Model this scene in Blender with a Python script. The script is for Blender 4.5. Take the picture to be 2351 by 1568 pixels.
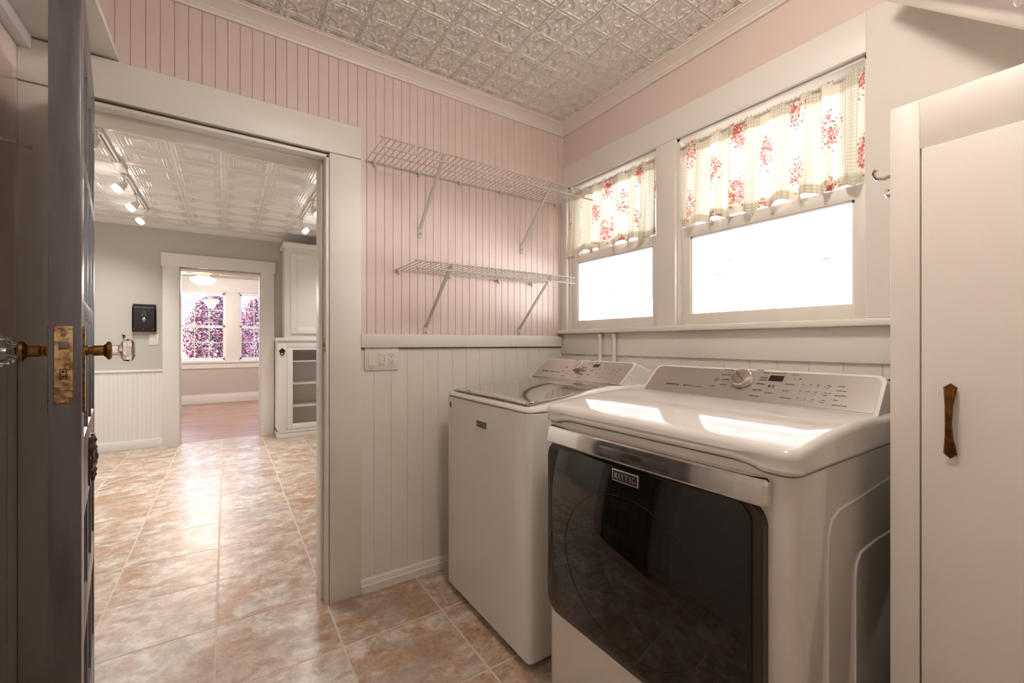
import bpy, bmesh, math, random
from mathutils import Vector, Matrix
random.seed(7)
for o in list(bpy.data.objects): bpy.data.objects.remove(o, do_unlink=True)
SC = bpy.context.scene
COL = SC.collection
PI = math.pi
# ------------------------------------------------------------------ camera
FPX = 979.0
YAW = math.atan((1175.5 - 519) / FPX)
cam = bpy.data.cameras.new('camera'); camo = bpy.data.objects.new('camera', cam); COL.objects.link(camo)
camo.location = (0, 0, 1.2); camo.rotation_euler = (PI / 2, 0, -YAW)
cam.sensor_width = 36; cam.lens = 36 * FPX / 2351; cam.shift_y = 3 / 2351
cam.clip_start = 0.02; cam.clip_end = 200
SC.camera = camo
# ------------------------------------------------------------------ world, sun, exposure
w = bpy.data.worlds.new('world'); SC.world = w; w.use_nodes = True
wn = w.node_tree.nodes; wl = w.node_tree.links
sky = wn.new('ShaderNodeTexSky'); sky.sky_type = 'NISHITA'; sky.sun_disc = False
sky.sun_elevation = math.radians(52); sky.sun_rotation = math.radians(-90); sky.dust_density = 2.5; sky.air_density = 1.0; sky.ozone_density = 1.0
wn['Background'].inputs['Strength'].default_value = 0.5
wl.new(sky.outputs[0], wn['Background'].inputs[0])
sun = bpy.data.lights.new('sun_offscreen', 'SUN'); suno = bpy.data.objects.new('sun_offscreen', sun); COL.objects.link(suno)
sun.energy = 12.0; sun.angle = 0.01; sun.color = (1, .99, .98)
suno.location = (-6, 0, 9)
suno.rotation_euler = Vector((0.62, 0.0, -0.78)).to_track_quat('-Z', 'Y').to_euler()
SC.view_settings.view_transform = 'Standard'; SC.view_settings.look = 'None'
SC.view_settings.gamma = 1; SC.view_settings.use_curve_mapping = False
SC.view_settings.exposure = 2.18

# ------------------------------------------------------------------ materials
def lin(c): return c / 12.92 if c <= .04045 else ((c + .055) / 1.055) ** 2.4
def C(r, g, b): return (lin(r / 255), lin(g / 255), lin(b / 255), 1)
MATS = {}
def mat(name, col, rough=.5, metal=0, spec=.5, bump=None, var=None, coat=0, emit=None, ior=1.5, sss=0):
    m = bpy.data.materials.new(name); m.use_nodes = True; MATS[name] = m
    nt = m.node_tree; n = nt.nodes; l = nt.links; b = n['Principled BSDF']
    b.inputs['Base Color'].default_value = col; b.inputs['Roughness'].default_value = rough
    b.inputs['Metallic'].default_value = metal; b.inputs['Specular IOR Level'].default_value = spec
    b.inputs['IOR'].default_value = ior
    if coat: b.inputs['Coat Weight'].default_value = coat; b.inputs['Coat Roughness'].default_value = .05
    if emit: b.inputs['Emission Color'].default_value = emit[0]; b.inputs['Emission Strength'].default_value = emit[1]
    tc = n.new('ShaderNodeTexCoord')
    if var:                       # (scale xyz, dark colour, lo, hi)
        mp = n.new('ShaderNodeMapping'); mp.inputs['Scale'].default_value = var[0]
        nz = n.new('ShaderNodeTexNoise'); nz.inputs['Scale'].default_value = 1; nz.inputs['Detail'].default_value = 5
        cr = n.new('ShaderNodeValToRGB'); cr.color_ramp.elements[0].position = var[2]; cr.color_ramp.elements[1].position = var[3]
        cr.color_ramp.elements[0].color = var[1]; cr.color_ramp.elements[1].color = col
        l.new(tc.outputs['Object'], mp.inputs[0]); l.new(mp.outputs[0], nz.inputs['Vector'])
        l.new(nz.outputs['Fac'], cr.inputs[0]); l.new(cr.outputs[0], b.inputs['Base Color'])
    if bump:                      # (scale xyz, strength, distance)
        mp2 = n.new('ShaderNodeMapping'); mp2.inputs['Scale'].default_value = bump[0]
        nz2 = n.new('ShaderNodeTexNoise'); nz2.inputs['Scale'].default_value = 1; nz2.inputs['Detail'].default_value = 4
        bp = n.new('ShaderNodeBump'); bp.inputs['Strength'].default_value = bump[1]; bp.inputs['Distance'].default_value = bump[2]
        l.new(tc.outputs['Object'], mp2.inputs[0]); l.new(mp2.outputs[0], nz2.inputs['Vector'])
        l.new(nz2.outputs['Fac'], bp.inputs['Height']); l.new(bp.outputs[0], b.inputs['Normal'])
    return m

mat('cream', C(236, 230, 221), .42, bump=((40, 40, 9), .12, .004), var=((3, 3, 1.2), C(232, 225, 214), .25, .6))
mat('pink', C(230, 210, 200), .45, bump=((60, 60, 10), .15, .004), var=((4, 4, 1.5), C(226, 204, 193), .25, .6))
mat('pink_plaster', C(230, 210, 200), .5, bump=((25, 25, 25), .1, .004))
mat('ceil_paint', C(247, 241, 233), .28)
mat('kit_ceil', C(247, 246, 244), .18)
mat('crown', C(236, 226, 214), .4)
mat('kit_white', C(234, 231, 227), .4)
mat('greige', C(196, 192, 184), .55, bump=((30, 30, 30), .06, .003))
mat('tan_wall', C(200, 189, 180), .6)
mat('backing', C(150, 130, 116), .7)
mat('grout', C(222, 207, 190), .85)
mat('concrete', C(172, 171, 170), .9)
mat('outside_white', C(242, 242, 241), .7, bump=((30, 30, 30), .1, .004))
mat('enamel', C(230, 226, 221), .04, spec=.5, coat=.3)
mat('plastic_white', C(236, 228, 218), .3)
mat('wire_white', C(200, 193, 184), .35)
mat('steel', C(196, 190, 184), .34, metal=.85, bump=((1500, 20, 20), .05, .002))
mat('chrome', C(225, 222, 220), .06, metal=1)
mat('knob_face', C(196, 186, 174), .25, metal=1)
mat('black_glass', C(15, 11, 9), .03, spec=.5)
mat('black_frame', C(52, 40, 32), .18)
mat('lid_glass', C(128, 119, 108), .03, spec=.9, ior=1.9, coat=.6)
mat('seam', C(40, 32, 28), .7)
mat('navy', C(22, 26, 48), .3)
mat('badge_silver', C(215, 208, 198), .25, metal=.7)
mat('print', C(52, 44, 40), .6)
mat('lcd', C(46, 26, 16), .15)
mat('door_paint', C(92, 87, 88), .32, spec=.6, bump=((60, 60, 5), .25, .004), var=((18, 18, 3), C(72, 66, 66), .35, .6))
mat('brass_old', C(150, 112, 56), .34, metal=.9, var=((90, 90, 90), C(96, 66, 34), .35, .6))
mat('lock_brass', C(214, 186, 140), .3, metal=.85, var=((90, 90, 90), C(140, 104, 70), .36, .58))
mat('bronze', C(116, 72, 36), .32, metal=.85, var=((60, 60, 60), C(66, 38, 20), .35, .6))
mat('iron', C(46, 40, 38), .45, metal=.5)
mat('ornament', C(92, 74, 66), .35, metal=.85)
mat('dark_hole', C(24, 20, 18), .8)
mat('alu', C(232, 230, 226), .42, metal=1, bump=((6, 60, 60), .12, .004))
mat('chalk', C(36, 31, 31), .75)
mat('silver', C(200, 198, 192), .3, metal=1)
mat('track_white', C(232, 226, 218), .4)
mat('track_slot', C(120, 106, 96), .6)
mat('lamp_emit', C(255, 244, 230), .5, emit=(C(255, 246, 236), 7))
mat('fan_emit', C(255, 238, 205), .5, emit=(C(255, 222, 168), 6))
mat('fan_blade', C(176, 172, 170), .35)
mat('fan_brass', C(206, 168, 120), .25, metal=.9)
mat('mesh_shelf', C(214, 210, 202), .6)
mat('shelf_inside', C(245, 240, 232), .6)
mat('bark', C(86, 66, 58), .9)
mat('post_red', C(226, 120, 104), .6)
mat('roof_grey', C(96, 98, 116), .8)
mat('screw', C(130, 122, 112), .35, metal=.9)
mat('cord_black', C(36, 28, 24), .5)
mat('copper', C(150, 92, 50), .4, metal=.7)
mat('sticker_w', C(232, 228, 226), .5); mat('sticker_r', C(176, 66, 48), .5); mat('sticker_b', C(60, 66, 128), .5)
mat('blind', C(170, 182, 190), .6)

def nodes(name):
    m = bpy.data.materials.new(name); m.use_nodes = True; MATS[name] = m
    return m, m.node_tree.nodes, m.node_tree.links, m.node_tree.nodes['Principled BSDF']
def N(n, t, **k):
    x = n.new(t)
    for a, v in k.items():
        if hasattr(x, a): setattr(x, a, v)
        else: x.inputs[a].default_value = v
    return x
def math_node(n, l, op, a, b=None):
    x = n.new('ShaderNodeMath'); x.operation = op
    for i, v in enumerate((a, b)):
        if v is None: continue
        if isinstance(v, (int, float)): x.inputs[i].default_value = v
        else: l.new(v, x.inputs[i])
    return x.outputs[0]
def ramp(n, l, fac, stops):
    r = n.new('ShaderNodeValToRGB'); e = r.color_ramp.elements
    while len(e) < len(stops): e.new(.5)
    for el, (p, c) in zip(e, stops): el.position = p; el.color = c
    l.new(fac, r.inputs[0]); return r.outputs[0]
def mixc(n, l, fac, a, b):
    x = n.new('ShaderNodeMix'); x.data_type = 'RGBA'
    if isinstance(fac, (int, float)): x.inputs[0].default_value = fac
    else: l.new(fac, x.inputs[0])
    for i, v in ((6, a), (7, b)):
        if isinstance(v, tuple): x.inputs[i].default_value = v
        else: l.new(v, x.inputs[i])
    return x.outputs[2]

def m_tile():
    m, n, l, b = nodes('slate_tile')
    tc = N(n, 'ShaderNodeTexCoord'); oi = N(n, 'ShaderNodeObjectInfo')
    sc = n.new('ShaderNodeVectorMath'); sc.operation = 'SCALE'; sc.inputs[0].default_value = (37, 91, 53)
    l.new(oi.outputs['Random'], sc.inputs['Scale'])
    ad = n.new('ShaderNodeVectorMath'); ad.operation = 'ADD'
    l.new(tc.outputs['Object'], ad.inputs[0]); l.new(sc.outputs[0], ad.inputs[1])
    mp = N(n, 'ShaderNodeMapping'); mp.inputs['Scale'].default_value = (.92, 1.08, 1); l.new(ad.outputs[0], mp.inputs[0])
    def nz(s, d, dist=0, ro=.6):
        x = N(n, 'ShaderNodeTexNoise'); x.inputs['Scale'].default_value = s; x.inputs['Detail'].default_value = d
        x.inputs['Distortion'].default_value = dist; x.inputs['Roughness'].default_value = ro
        l.new(mp.outputs[0], x.inputs['Vector']); return x.outputs['Fac']
    big = nz(5.5, 9, .5, .66); mid = nz(12, 10, .4, .76); fine = nz(70, 6, .2, .8); big2 = nz(3.5, 6, 1.2)
    base = ramp(n, l, mid, [(.38, C(168, 148, 132)), (.47, C(200, 181, 164)), (.54, C(222, 208, 193)), (.62, C(236, 226, 214))])
    rustm = ramp(n, l, big, [(.44, (0, 0, 0, 1)), (.56, (1, 1, 1, 1))])
    sep = N(n, 'ShaderNodeSeparateColor'); l.new(oi.outputs['Color'], sep.inputs[0])
    rf = math_node(n, l, 'MULTIPLY', rustm, sep.outputs[0])
    rust = ramp(n, l, fine, [(.3, C(130, 80, 42)), (.5, C(176, 120, 70)), (.7, C(206, 162, 118))])
    c1 = mixc(n, l, rf, base, rust)
    greym = ramp(n, l, big2, [(.5, (0, 0, 0, 1)), (.66, (.55, .55, .55, 1))])
    c2 = mixc(n, l, greym, c1, C(164, 144, 130))
    spm = ramp(n, l, fine, [(.56, (0, 0, 0, 1)), (.7, (.6, .6, .6, 1))])
    c3 = mixc(n, l, spm, c2, C(222, 202, 178))
    spd = ramp(n, l, fine, [(.28, (.55, .55, .55, 1)), (.4, (0, 0, 0, 1))])
    c4 = mixc(n, l, spd, c3, C(118, 94, 76))
    l.new(c4, b.inputs['Base Color'])
    b.inputs['Roughness'].default_value = .3
    bp = N(n, 'ShaderNodeBump'); bp.inputs['Strength'].default_value = .22; bp.inputs['Distance'].default_value = .004
    l.new(mid, bp.inputs['Height']); l.new(bp.outputs[0], b.inputs['Normal'])
m_tile()

def m_wood():
    m, n, l, b = nodes('wood_floor')
    tc = N(n, 'ShaderNodeTexCoord')
    mp = N(n, 'ShaderNodeMapping'); mp.inputs['Scale'].default_value = (.6, 9, 1); l.new(tc.outputs['Object'], mp.inputs[0])
    x = N(n, 'ShaderNodeTexNoise'); x.inputs['Scale'].default_value = 1.4; x.inputs['Detail'].default_value = 6
    l.new(mp.outputs[0], x.inputs['Vector'])
    l.new(ramp(n, l, x.outputs['Fac'], [(.3, C(140, 100, 84)), (.5, C(172, 130, 110)), (.7, C(192, 154, 134))]), b.inputs['Base Color'])
    b.inputs['Roughness'].default_value = .26
m_wood()

def m_pane():
    m, n, l, b = nodes('window_pane')
    n.remove(b); out = n['Material Output']
    tr = N(n, 'ShaderNodeBsdfTransparent'); tr.inputs[0].default_value = (.98, .98, .98, 1)
    gl = N(n, 'ShaderNodeBsdfGlossy'); gl.inputs['Roughness'].default_value = .02
    fr = N(n, 'ShaderNodeLayerWeight'); fr.inputs[0].default_value = .5
    fa = math_node(n, l, 'ADD', math_node(n, l, 'MULTIPLY', math_node(n, l, 'POWER', fr.outputs['Facing'], 4.0), .35), .03)
    mx = N(n, 'ShaderNodeMixShader'); l.new(fa, mx.inputs[0]); l.new(tr.outputs[0], mx.inputs[1]); l.new(gl.outputs[0], mx.inputs[2])
    l.new(mx.outputs[0], out.inputs[0])
m_pane()

def m_glass(name, col, rough=.0):
    m, n, l, b = nodes(name)
    b.inputs['Base Color'].default_value = col; b.inputs['Transmission Weight'].default_value = 1
    b.inputs['Roughness'].default_value = rough; b.inputs['IOR'].default_value = 1.5
m_glass('clear_glass', (1, 1, .98, 1)); m_glass('violet_glass', (.97, .88, .97, 1))

def m_curtain():
    """cream cotton with gingham stripes and rose bouquets; UV is in metres along the cloth"""
    m, n, l, b = nodes('floral_cotton')
    uv = N(n, 'ShaderNodeUVMap'); sp = N(n, 'ShaderNodeSeparateXYZ'); l.new(uv.outputs[0], sp.inputs[0])
    U, V = sp.outputs[0], sp.outputs[1]
    M = lambda op, a, c=None: math_node(n, l, op, a, c)
    # gingham
    fu = M('FRACT', M('DIVIDE', U, .0125)); fv = M('FRACT', M('DIVIDE', V, .0125))
    gu = M('GREATER_THAN', fu, .5); gv = M('GREATER_THAN', fv, .5)
    ging = M('MULTIPLY', M('ADD', gu, gv), .5)
    band = M('GREATER_THAN', M('FRACT', M('DIVIDE', U, .15)), .48)
    gm = M('MULTIPLY', M('MULTIPLY', ging, band), .8)
    base = mixc(n, l, gm, C(247, 240, 226), C(206, 200, 172))
    # bouquets on a half-drop lattice, centred on the plain stripes
    P = .15; H = .25
    cu = M('DIVIDE', U, P); iu = M('FLOOR', cu)
    odd = M('MULTIPLY', M('MODULO', iu, 2.0), .5)
    cv = M('ADD', M('DIVIDE', V, H), odd)
    du = M('MULTIPLY', M('SUBTRACT', M('FRACT', cu), .24), P); dv = M('MULTIPLY', M('SUBTRACT', M('FRACT', cv), .5), H)
    r = M('SQRT', M('ADD', M('POWER', M('MULTIPLY', du, 1.5), 2), M('POWER', dv, 2)))
    nz = N(n, 'ShaderNodeTexNoise'); nz.inputs['Scale'].default_value = 60; nz.inputs['Detail'].default_value = 3; l.new(uv.outputs[0], nz.inputs['Vector'])
    rr = M('ADD', r, M('MULTIPLY', M('SUBTRACT', nz.outputs['Fac'], .5), .05))
    vo = N(n, 'ShaderNodeTexVoronoi'); vo.inputs['Scale'].default_value = 95; l.new(uv.outputs[0], vo.inputs['Vector'])
    vs = N(n, 'ShaderNodeSeparateColor'); l.new(vo.outputs['Color'], vs.inputs[0])
    pet = M('LESS_THAN', vo.outputs['Distance'], .42)
    vo2 = N(n, 'ShaderNodeTexVoronoi'); vo2.inputs['Scale'].default_value = 34; l.new(uv.outputs[0], vo2.inputs['Vector'])
    vs2 = N(n, 'ShaderNodeSeparateColor'); l.new(vo2.outputs['Color'], vs2.inputs[0])
    swirl = M('GREATER_THAN', M('SINE', M('MULTIPLY', vo2.outputs['Distance'], 26)), .1)
    rose = mixc(n, l, swirl, C(246, 212, 204), C(218, 96, 90))
    inner = M('MULTIPLY', M('LESS_THAN', rr, .052), M('GREATER_THAN', vs2.outputs[0], .42))
    c1 = mixc(n, l, M('MULTIPLY', inner, .9), base, rose)
    ring = M('MULTIPLY', M('MULTIPLY', M('LESS_THAN', rr, .078), pet), M('GREATER_THAN', vs.outputs[1], .38))
    c2 = mixc(n, l, M('MULTIPLY', ring, .85), c1, mixc(n, l, M('GREATER_THAN', vs.outputs[0], .45), C(132, 134, 96), C(206, 58, 56)))
    l.new(c2, b.inputs['Base Color']); b.inputs['Roughness'].default_value = .9
    tl = N(n, 'ShaderNodeBsdfTranslucent'); l.new(c2, tl.inputs[0])
    mx = N(n, 'ShaderNodeMixShader'); mx.inputs[0].default_value = .26
    l.new(b.outputs[0], mx.inputs[1]); l.new(tl.outputs[0], mx.inputs[2]); l.new(mx.outputs[0], n['Material Output'].inputs[0])
m_curtain()

def m_leaf():
    m, n, l, b = nodes('plum_leaf')
    tc = N(n, 'ShaderNodeTexCoord'); x = N(n, 'ShaderNodeTexNoise'); x.inputs['Scale'].default_value = 9; x.inputs['Detail'].default_value = 3
    l.new(tc.outputs['Object'], x.inputs['Vector'])
    l.new(ramp(n, l, x.outputs['Fac'], [(.35, C(58, 42, 54)), (.5, C(92, 54, 68)), (.65, C(150, 84, 94))]), b.inputs['Base Color'])
    b.inputs['Roughness'].default_value = .5
m_leaf()

# ------------------------------------------------------------------ mesh helpers
class MB:
    def __init__(s): s.v = []; s.f = []; s.uv = None
    def add(s, vs, fs):
        k = len(s.v); s.v += [tuple(v) for v in vs]; s.f += [tuple(i + k for i in f) for f in fs]; return s
    def box(s, x0, x1, y0, y1, z0, z1, b=0, seg=2):
        if b <= 0:
            return s.add([(x0, y0, z0), (x1, y0, z0), (x1, y1, z0), (x0, y1, z0), (x0, y0, z1), (x1, y0, z1), (x1, y1, z1), (x0, y1, z1)],
                         [(0, 3, 2, 1), (4, 5, 6, 7), (0, 1, 5, 4), (1, 2, 6, 5), (2, 3, 7, 6), (3, 0, 4, 7)])
        bm = bmesh.new(); bmesh.ops.create_cube(bm, size=1)
        for v in bm.verts:
            v.co = Vector(((x0 + x1) / 2 + v.co.x * (x1 - x0), (y0 + y1) / 2 + v.co.y * (y1 - y0), (z0 + z1) / 2 + v.co.z * (z1 - z0)))
        bmesh.ops.bevel(bm, geom=bm.edges[:], offset=b, segments=seg, profile=.5, affect='EDGES')
        bm.verts.index_update(); s.add([v.co[:] for v in bm.verts], [[v.index for v in f.verts] for f in bm.faces]); bm.free(); return s
    def prism(s, poly, axis, a0, a1):
        n = len(poly)
        mk = {'x': lambda p, a: (a, p[0], p[1]), 'y': lambda p, a: (p[0], a, p[1]), 'z': lambda p, a: (p[0], p[1], a)}[axis]
        ar = sum(poly[i][0] * poly[(i + 1) % n][1] - poly[(i + 1) % n][0] * poly[i][1] for i in range(n))
        if (ar < 0) != (axis == 'y'): poly = poly[::-1]
        vs = [mk(p, a0) for p in poly] + [mk(p, a1) for p in poly]
        fs = [tuple(range(n))[::-1], tuple(range(n, 2 * n))] + [(i, (i + 1) % n, n + (i + 1) % n, n + i) for i in range(n)]
        return s.add(vs, fs)
    def extrude(s, pts, vec):
        n = len(pts); vec = Vector(vec)
        vs = [Vector(p) for p in pts] + [Vector(p) + vec for p in pts]
        return s.add(vs, [tuple(range(n))[::-1], tuple(range(n, 2 * n))] + [(i, (i + 1) % n, n + (i + 1) % n, n + i) for i in range(n)])
    def tube(s, pts, r, n=8, closed=False):
        pts = [Vector(p) for p in pts]; rs = r if isinstance(r, (list, tuple)) else [r] * len(pts)
        vs = []; m = len(pts); up = None
        for i, p in enumerate(pts):
            t = (pts[min(i + 1, m - 1)] - pts[max(i - 1, 0)])
            if closed: t = pts[(i + 1) % m] - pts[i - 1]
            t.normalize()
            if up is None:
                up = t.orthogonal().normalized()
            else:
                up = (up - t * up.dot(t)).normalized()
            bi = t.cross(up)
            vs += [p + (up * math.cos(2 * PI * k / n) + bi * math.sin(2 * PI * k / n)) * rs[i] for k in range(n)]
        fs = []
        for i in range(m if closed else m - 1):
            j = (i + 1) % m
            fs += [(i * n + k, i * n + (k + 1) % n, j * n + (k + 1) % n, j * n + k) for k in range(n)]
        if not closed: fs += [tuple(range(n))[::-1], tuple(range((m - 1) * n, m * n))]
        return s.add(vs, fs)
    def lathe(s, prof, origin, axis=(0, 0, 1), n=24, phase=0):
        """prof: (radius, height) pairs"""
        a = Vector(axis).normalized(); u = a.orthogonal().normalized(); v = a.cross(u); o = Vector(origin)
        vs = []
        for r, h in prof:
            vs += [o + a * h + (u * math.cos(2 * PI * k / n + phase) + v * math.sin(2 * PI * k / n + phase)) * r for k in range(n)]
        m = len(prof); fs = []
        for i in range(m - 1):
            fs += [(i * n + k, i * n + (k + 1) % n, (i + 1) * n + (k + 1) % n, (i + 1) * n + k) for k in range(n)]
        fs += [tuple(range(n))[::-1], tuple(range((m - 1) * n, m * n))]
        return s.add(vs, fs)
    def grid(s, fn, nu, nv):
        vs = [fn(i / nu, j / nv) for j in range(nv + 1) for i in range(nu + 1)]
        fs = [(j * (nu + 1) + i, j * (nu + 1) + i + 1, (j + 1) * (nu + 1) + i + 1, (j + 1) * (nu + 1) + i) for j in range(nv) for i in range(nu)]
        return s.add(vs, fs)
    def slab(s, x0, x1, y0, y1, rc, layers, side=10, arc=5, cap=True, bottom=False):
        """stack of rounded-rectangle rings (inset, z or z(x,y))"""
        n = None; vs = []
        for ins, z in layers:
            ring = rrect(x0 + ins, x1 - ins, y0 + ins, y1 - ins, max(rc - ins, .002), side, arc); n = len(ring)
            vs += [(x, y, z(x, y) if callable(z) else z) for x, y in ring]
        m = len(layers); fs = []
        for i in range(m - 1): fs += [(i * n + k, i * n + (k + 1) % n, (i + 1) * n + (k + 1) % n, (i + 1) * n + k) for k in range(n)]
        if cap:
            z = layers[-1][1]; cxm, cym = (x0 + x1) / 2, (y0 + y1) / 2; base = (m - 1) * n; last = vs[base:base + n]
            for q in (.92, .84, .76, .68, .6, .52, .44, .36, .28, .2, .12):
                k0 = len(vs)
                for x, y, _ in last:
                    xx = cxm + (x - cxm) * q; yy = cym + (y - cym) * q; vs.append((xx, yy, z(xx, yy) if callable(z) else z))
                fs += [(base + k, base + (k + 1) % n, k0 + (k + 1) % n, k0 + k) for k in range(n)]; base = k0
            vs.append((cxm, cym, z(cxm, cym) if callable(z) else z)); c = len(vs) - 1
            fs += [(base + k, base + (k + 1) % n, c) for k in range(n)]
        if bottom: fs.append(tuple(range(n))[::-1])
        return s.add(vs, fs)
    def xf(s, M):
        s.v = [tuple(M @ Vector(v)) for v in s.v]; return s
    def join(s, o): return s.add(o.v, o.f)
    def mesh(s, name, m=None, ang=35):
        me = bpy.data.meshes.new(name); me.from_pydata(s.v, [], s.f); me.update()
        if s.uv:
            ul = me.uv_layers.new(name='UVMap')
            for lp in me.loops: ul.data[lp.index].uv = s.uv[lp.vertex_index]
        if m: me.materials.append(MATS[m])
        me.shade_smooth(); me.set_sharp_from_angle(angle=math.radians(ang))
        return me
    def build(s, name, m, parent=None, ang=35, label=None, local=False, kind=None):
        return link(name, s.mesh(name, m, ang), parent, label, local, kind)

def rrect(x0, x1, y0, y1, r, side=1, arc=5):
    pts = []
    r = min(r, (x1 - x0) / 2 - 1e-4, (y1 - y0) / 2 - 1e-4)
    cs = [(x1 - r, y1 - r, 0), (x0 + r, y1 - r, 90), (x0 + r, y0 + r, 180), (x1 - r, y0 + r, 270)]
    for k, (cx, cy, a) in enumerate(cs):
        for i in range(arc + 1):
            t = math.radians(a + 90 * i / arc); pts.append((cx + r * math.cos(t), cy + r * math.sin(t)))
        nx, ny, na = cs[(k + 1) % 4]; p = pts[-1]; t = math.radians(na); q = (nx + r * math.cos(t), ny + r * math.sin(t))
        for i in range(1, side): pts.append((p[0] + (q[0] - p[0]) * i / side, p[1] + (q[1] - p[1]) * i / side))
    return pts

def link(name, me, parent=None, label=None, local=False, kind=None):
    o = bpy.data.objects.new(name, me); COL.objects.link(o)
    if parent:
        o.parent = parent
        if not local and parent.type == 'EMPTY': o.matrix_parent_inverse = Matrix.Translation(-parent.location)
    if label: o['label'] = label
    if kind: o['kind'] = kind
    return o
def tag(o, label, cat, group=None, kind=None):
    o['label'] = label; o['category'] = cat
    if group: o['group'] = group
    if kind: o['kind'] = kind
    return o
def thing(name, label, cat, loc=(0, 0, 0), group=None, kind=None, rz=0):
    o = bpy.data.objects.new(name, None); COL.objects.link(o); o.location = loc; o.rotation_euler = (0, 0, rz)
    o.empty_display_size = .1
    return tag(o, label, cat, group, kind)
def struct(name, mb, m, label, cat, parent=None, ang=35):
    o = mb.build(name, m, parent, ang)
    if not parent: tag(o, label, cat, kind='structure')
    return o
def bx(name, m, parent, x0, x1, y0, y1, z0, z1, b=0, label=None, local=False):
    return MB().box(x0, x1, y0, y1, z0, z1, b).build(name, m, parent, label=label, local=local)

def text_mb(items):
    """items: (string, size, matrix, align, bold) -> one MB of flat letters"""
    obs = []
    for st, size, M, al, bold in items:
        cu = bpy.data.curves.new('lettering', 'FONT'); cu.body = st; cu.size = size; cu.align_x = al; cu.align_y = 'CENTER'
        cu.offset = bold; cu.resolution_u = 2; cu.extrude = .0003
        ob = bpy.data.objects.new('lettering', cu); COL.objects.link(ob); obs.append((ob, cu, M))
    dg = bpy.context.evaluated_depsgraph_get(); dg.update()
    out = MB()
    for ob, cu, M in obs:
        me = bpy.data.meshes.new_from_object(ob.evaluated_get(dg))
        out.add([M @ v.co for v in me.vertices], [tuple(p.vertices) for p in me.polygons])
        bpy.data.objects.remove(ob); bpy.data.curves.remove(cu); bpy.data.meshes.remove(me)
    return out
def frame(o, ex, ey):
    ex = Vector(ex).normalized(); ey = Vector(ey).normalized(); ez = ex.cross(ey)
    return Matrix(((ex.x, ey.x, ez.x, o[0]), (ex.y, ey.y, ez.y, o[1]), (ex.z, ey.z, ez.z, o[2]), (0, 0, 0, 1)))

# ================================================================== STRUCTURE
XL, XR, YB, YF, ZC = -.575, 1.812, 2.107, -1.3, 2.59
# ---- floors
fl = struct('floor', MB().box(-2.1, 1.94, -1.4, 6.44, -.12, -.0009), 'grout', 'mottled tan and rust stone-look tile floor with pale grout', 'floor')
tile_me = MB().box(-.2065, .2065, -.2065, .2065, -.006, 0, .0012, 1).mesh('tile', 'slate_tile')
for i in range(-5, 5):
    for j in range(-9, 11):
        x = -.034 + .42 * (i + .5); y = 2.19 + .42 * (j + .5)
        if y < 2.0 and x + .21 < XL: continue
        if y > 6.45: continue
        t = link('tile', tile_me, fl); t.location = (x, y if j < 10 else y, 0)
        random.seed(i * 31 + j * 7); t.color = ((random.uniform(.3, .8)), 0, 0, 1)
random.seed(11)
struct('floor_far_room', MB().box(-2.6, 1.9, 6.44, 10.5, -.12, .001), 'wood_floor', 'reddish wood floor of the far room', 'floor')
# ---- walls of the laundry
wb = struct('wall_back', MB().box(-2.1, -.46, 2.117, 2.25, 0, ZC).box(.392, 1.94, 2.117, 2.25, 0, ZC).box(-.46, .392, 2.117, 2.25, 2.065, ZC),
            'backing', 'pink beadboard wall with white wainscot and doorway', 'wall')
kb = struct('wall_kitchen_near', MB().box(-2.1, -.5, 2.25, 2.262, 0, ZC).box(.5, 1.94, 2.25, 2.262, 0, ZC).box(-.5, .5, 2.25, 2.262, 2.2, ZC), 'greige',
            'grey kitchen wall around the laundry doorway', 'wall')
def plank_me(wd, z0, z1, m, y=2.107, g=.0021, d=.0032):
    c = g; e = .0002
    return MB().prism([(-wd / 2 + e, y + .0105), (-wd / 2 + e, y + d), (-wd / 2 + c, y), (wd / 2 - c, y), (wd / 2 - e, y + d), (wd / 2 - e, y + .0105)], 'z', z0, z1).mesh('plank', m, 20)
P = .0431
pa = plank_me(P, 1.2, 2.56, 'pink'); pb = plank_me(P, 2.21, 2.56, 'pink')
k = 0
x = .566 - P * 26.5
while x + P / 2 < XR + .02:
    full = x - P / 2 > .50
    o = link('plank', pa if full else pb, wb); o.location = (x, 0, 0); x += P
pw = plank_me(.0845, .02, 1.17, 'cream', g=.0014, d=.0016)
x = .601 - .0845 / 2
while x < XR + .03:
    o = link('plank', pw, wb); o.location = (x, 0, 0); x += .0845
# right (window) wall with two openings
W1 = (1.375, 2.05); W2 = (.527, 1.267); WZ = (1.262, 2.182)
wr = MB()
wr.box(XR, 1.94, YF - .1, YB + .01, 0, WZ[0]).box(XR, 1.94, YF - .1, YB + .01, WZ[1], ZC)
wr.box(XR, 1.94, YF - .1, W2[0], *WZ).box(XR, 1.94, W2[1], W1[0], *WZ).box(XR, 1.94, W1[1], YB + .01, *WZ)
wr = struct('wall_right', wr, 'pink_plaster', 'dusty pink upper wall above the curtained windows', 'wall')
y = YB
pr_me = MB().prism([(XR - .012, -.0522), (XR - .012, .0522), (XR - .0095, .0538), (XR, .0538), (XR, -.0538), (XR - .0095, -.0538)], 'z', .02, 1.135).mesh('plank', 'cream', 20)
while y > -.2:
    o = link('plank', pr_me, wr); o.location = (0, y - .054, 0); y -= .108
struct('wall_left', MB().box(-.70, XL, YF - .1, 2.117, 1.19, ZC), 'pink', 'glossy pink side wall beside the open dark door', 'wall')
MATS['pink_gloss'] = MATS['pink'].copy(); MATS['pink_gloss'].node_tree.nodes['Principled BSDF'].inputs['Roughness'].default_value = .16
bpy.data.objects['wall_left'].data.materials[0] = MATS['pink_gloss']
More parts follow.
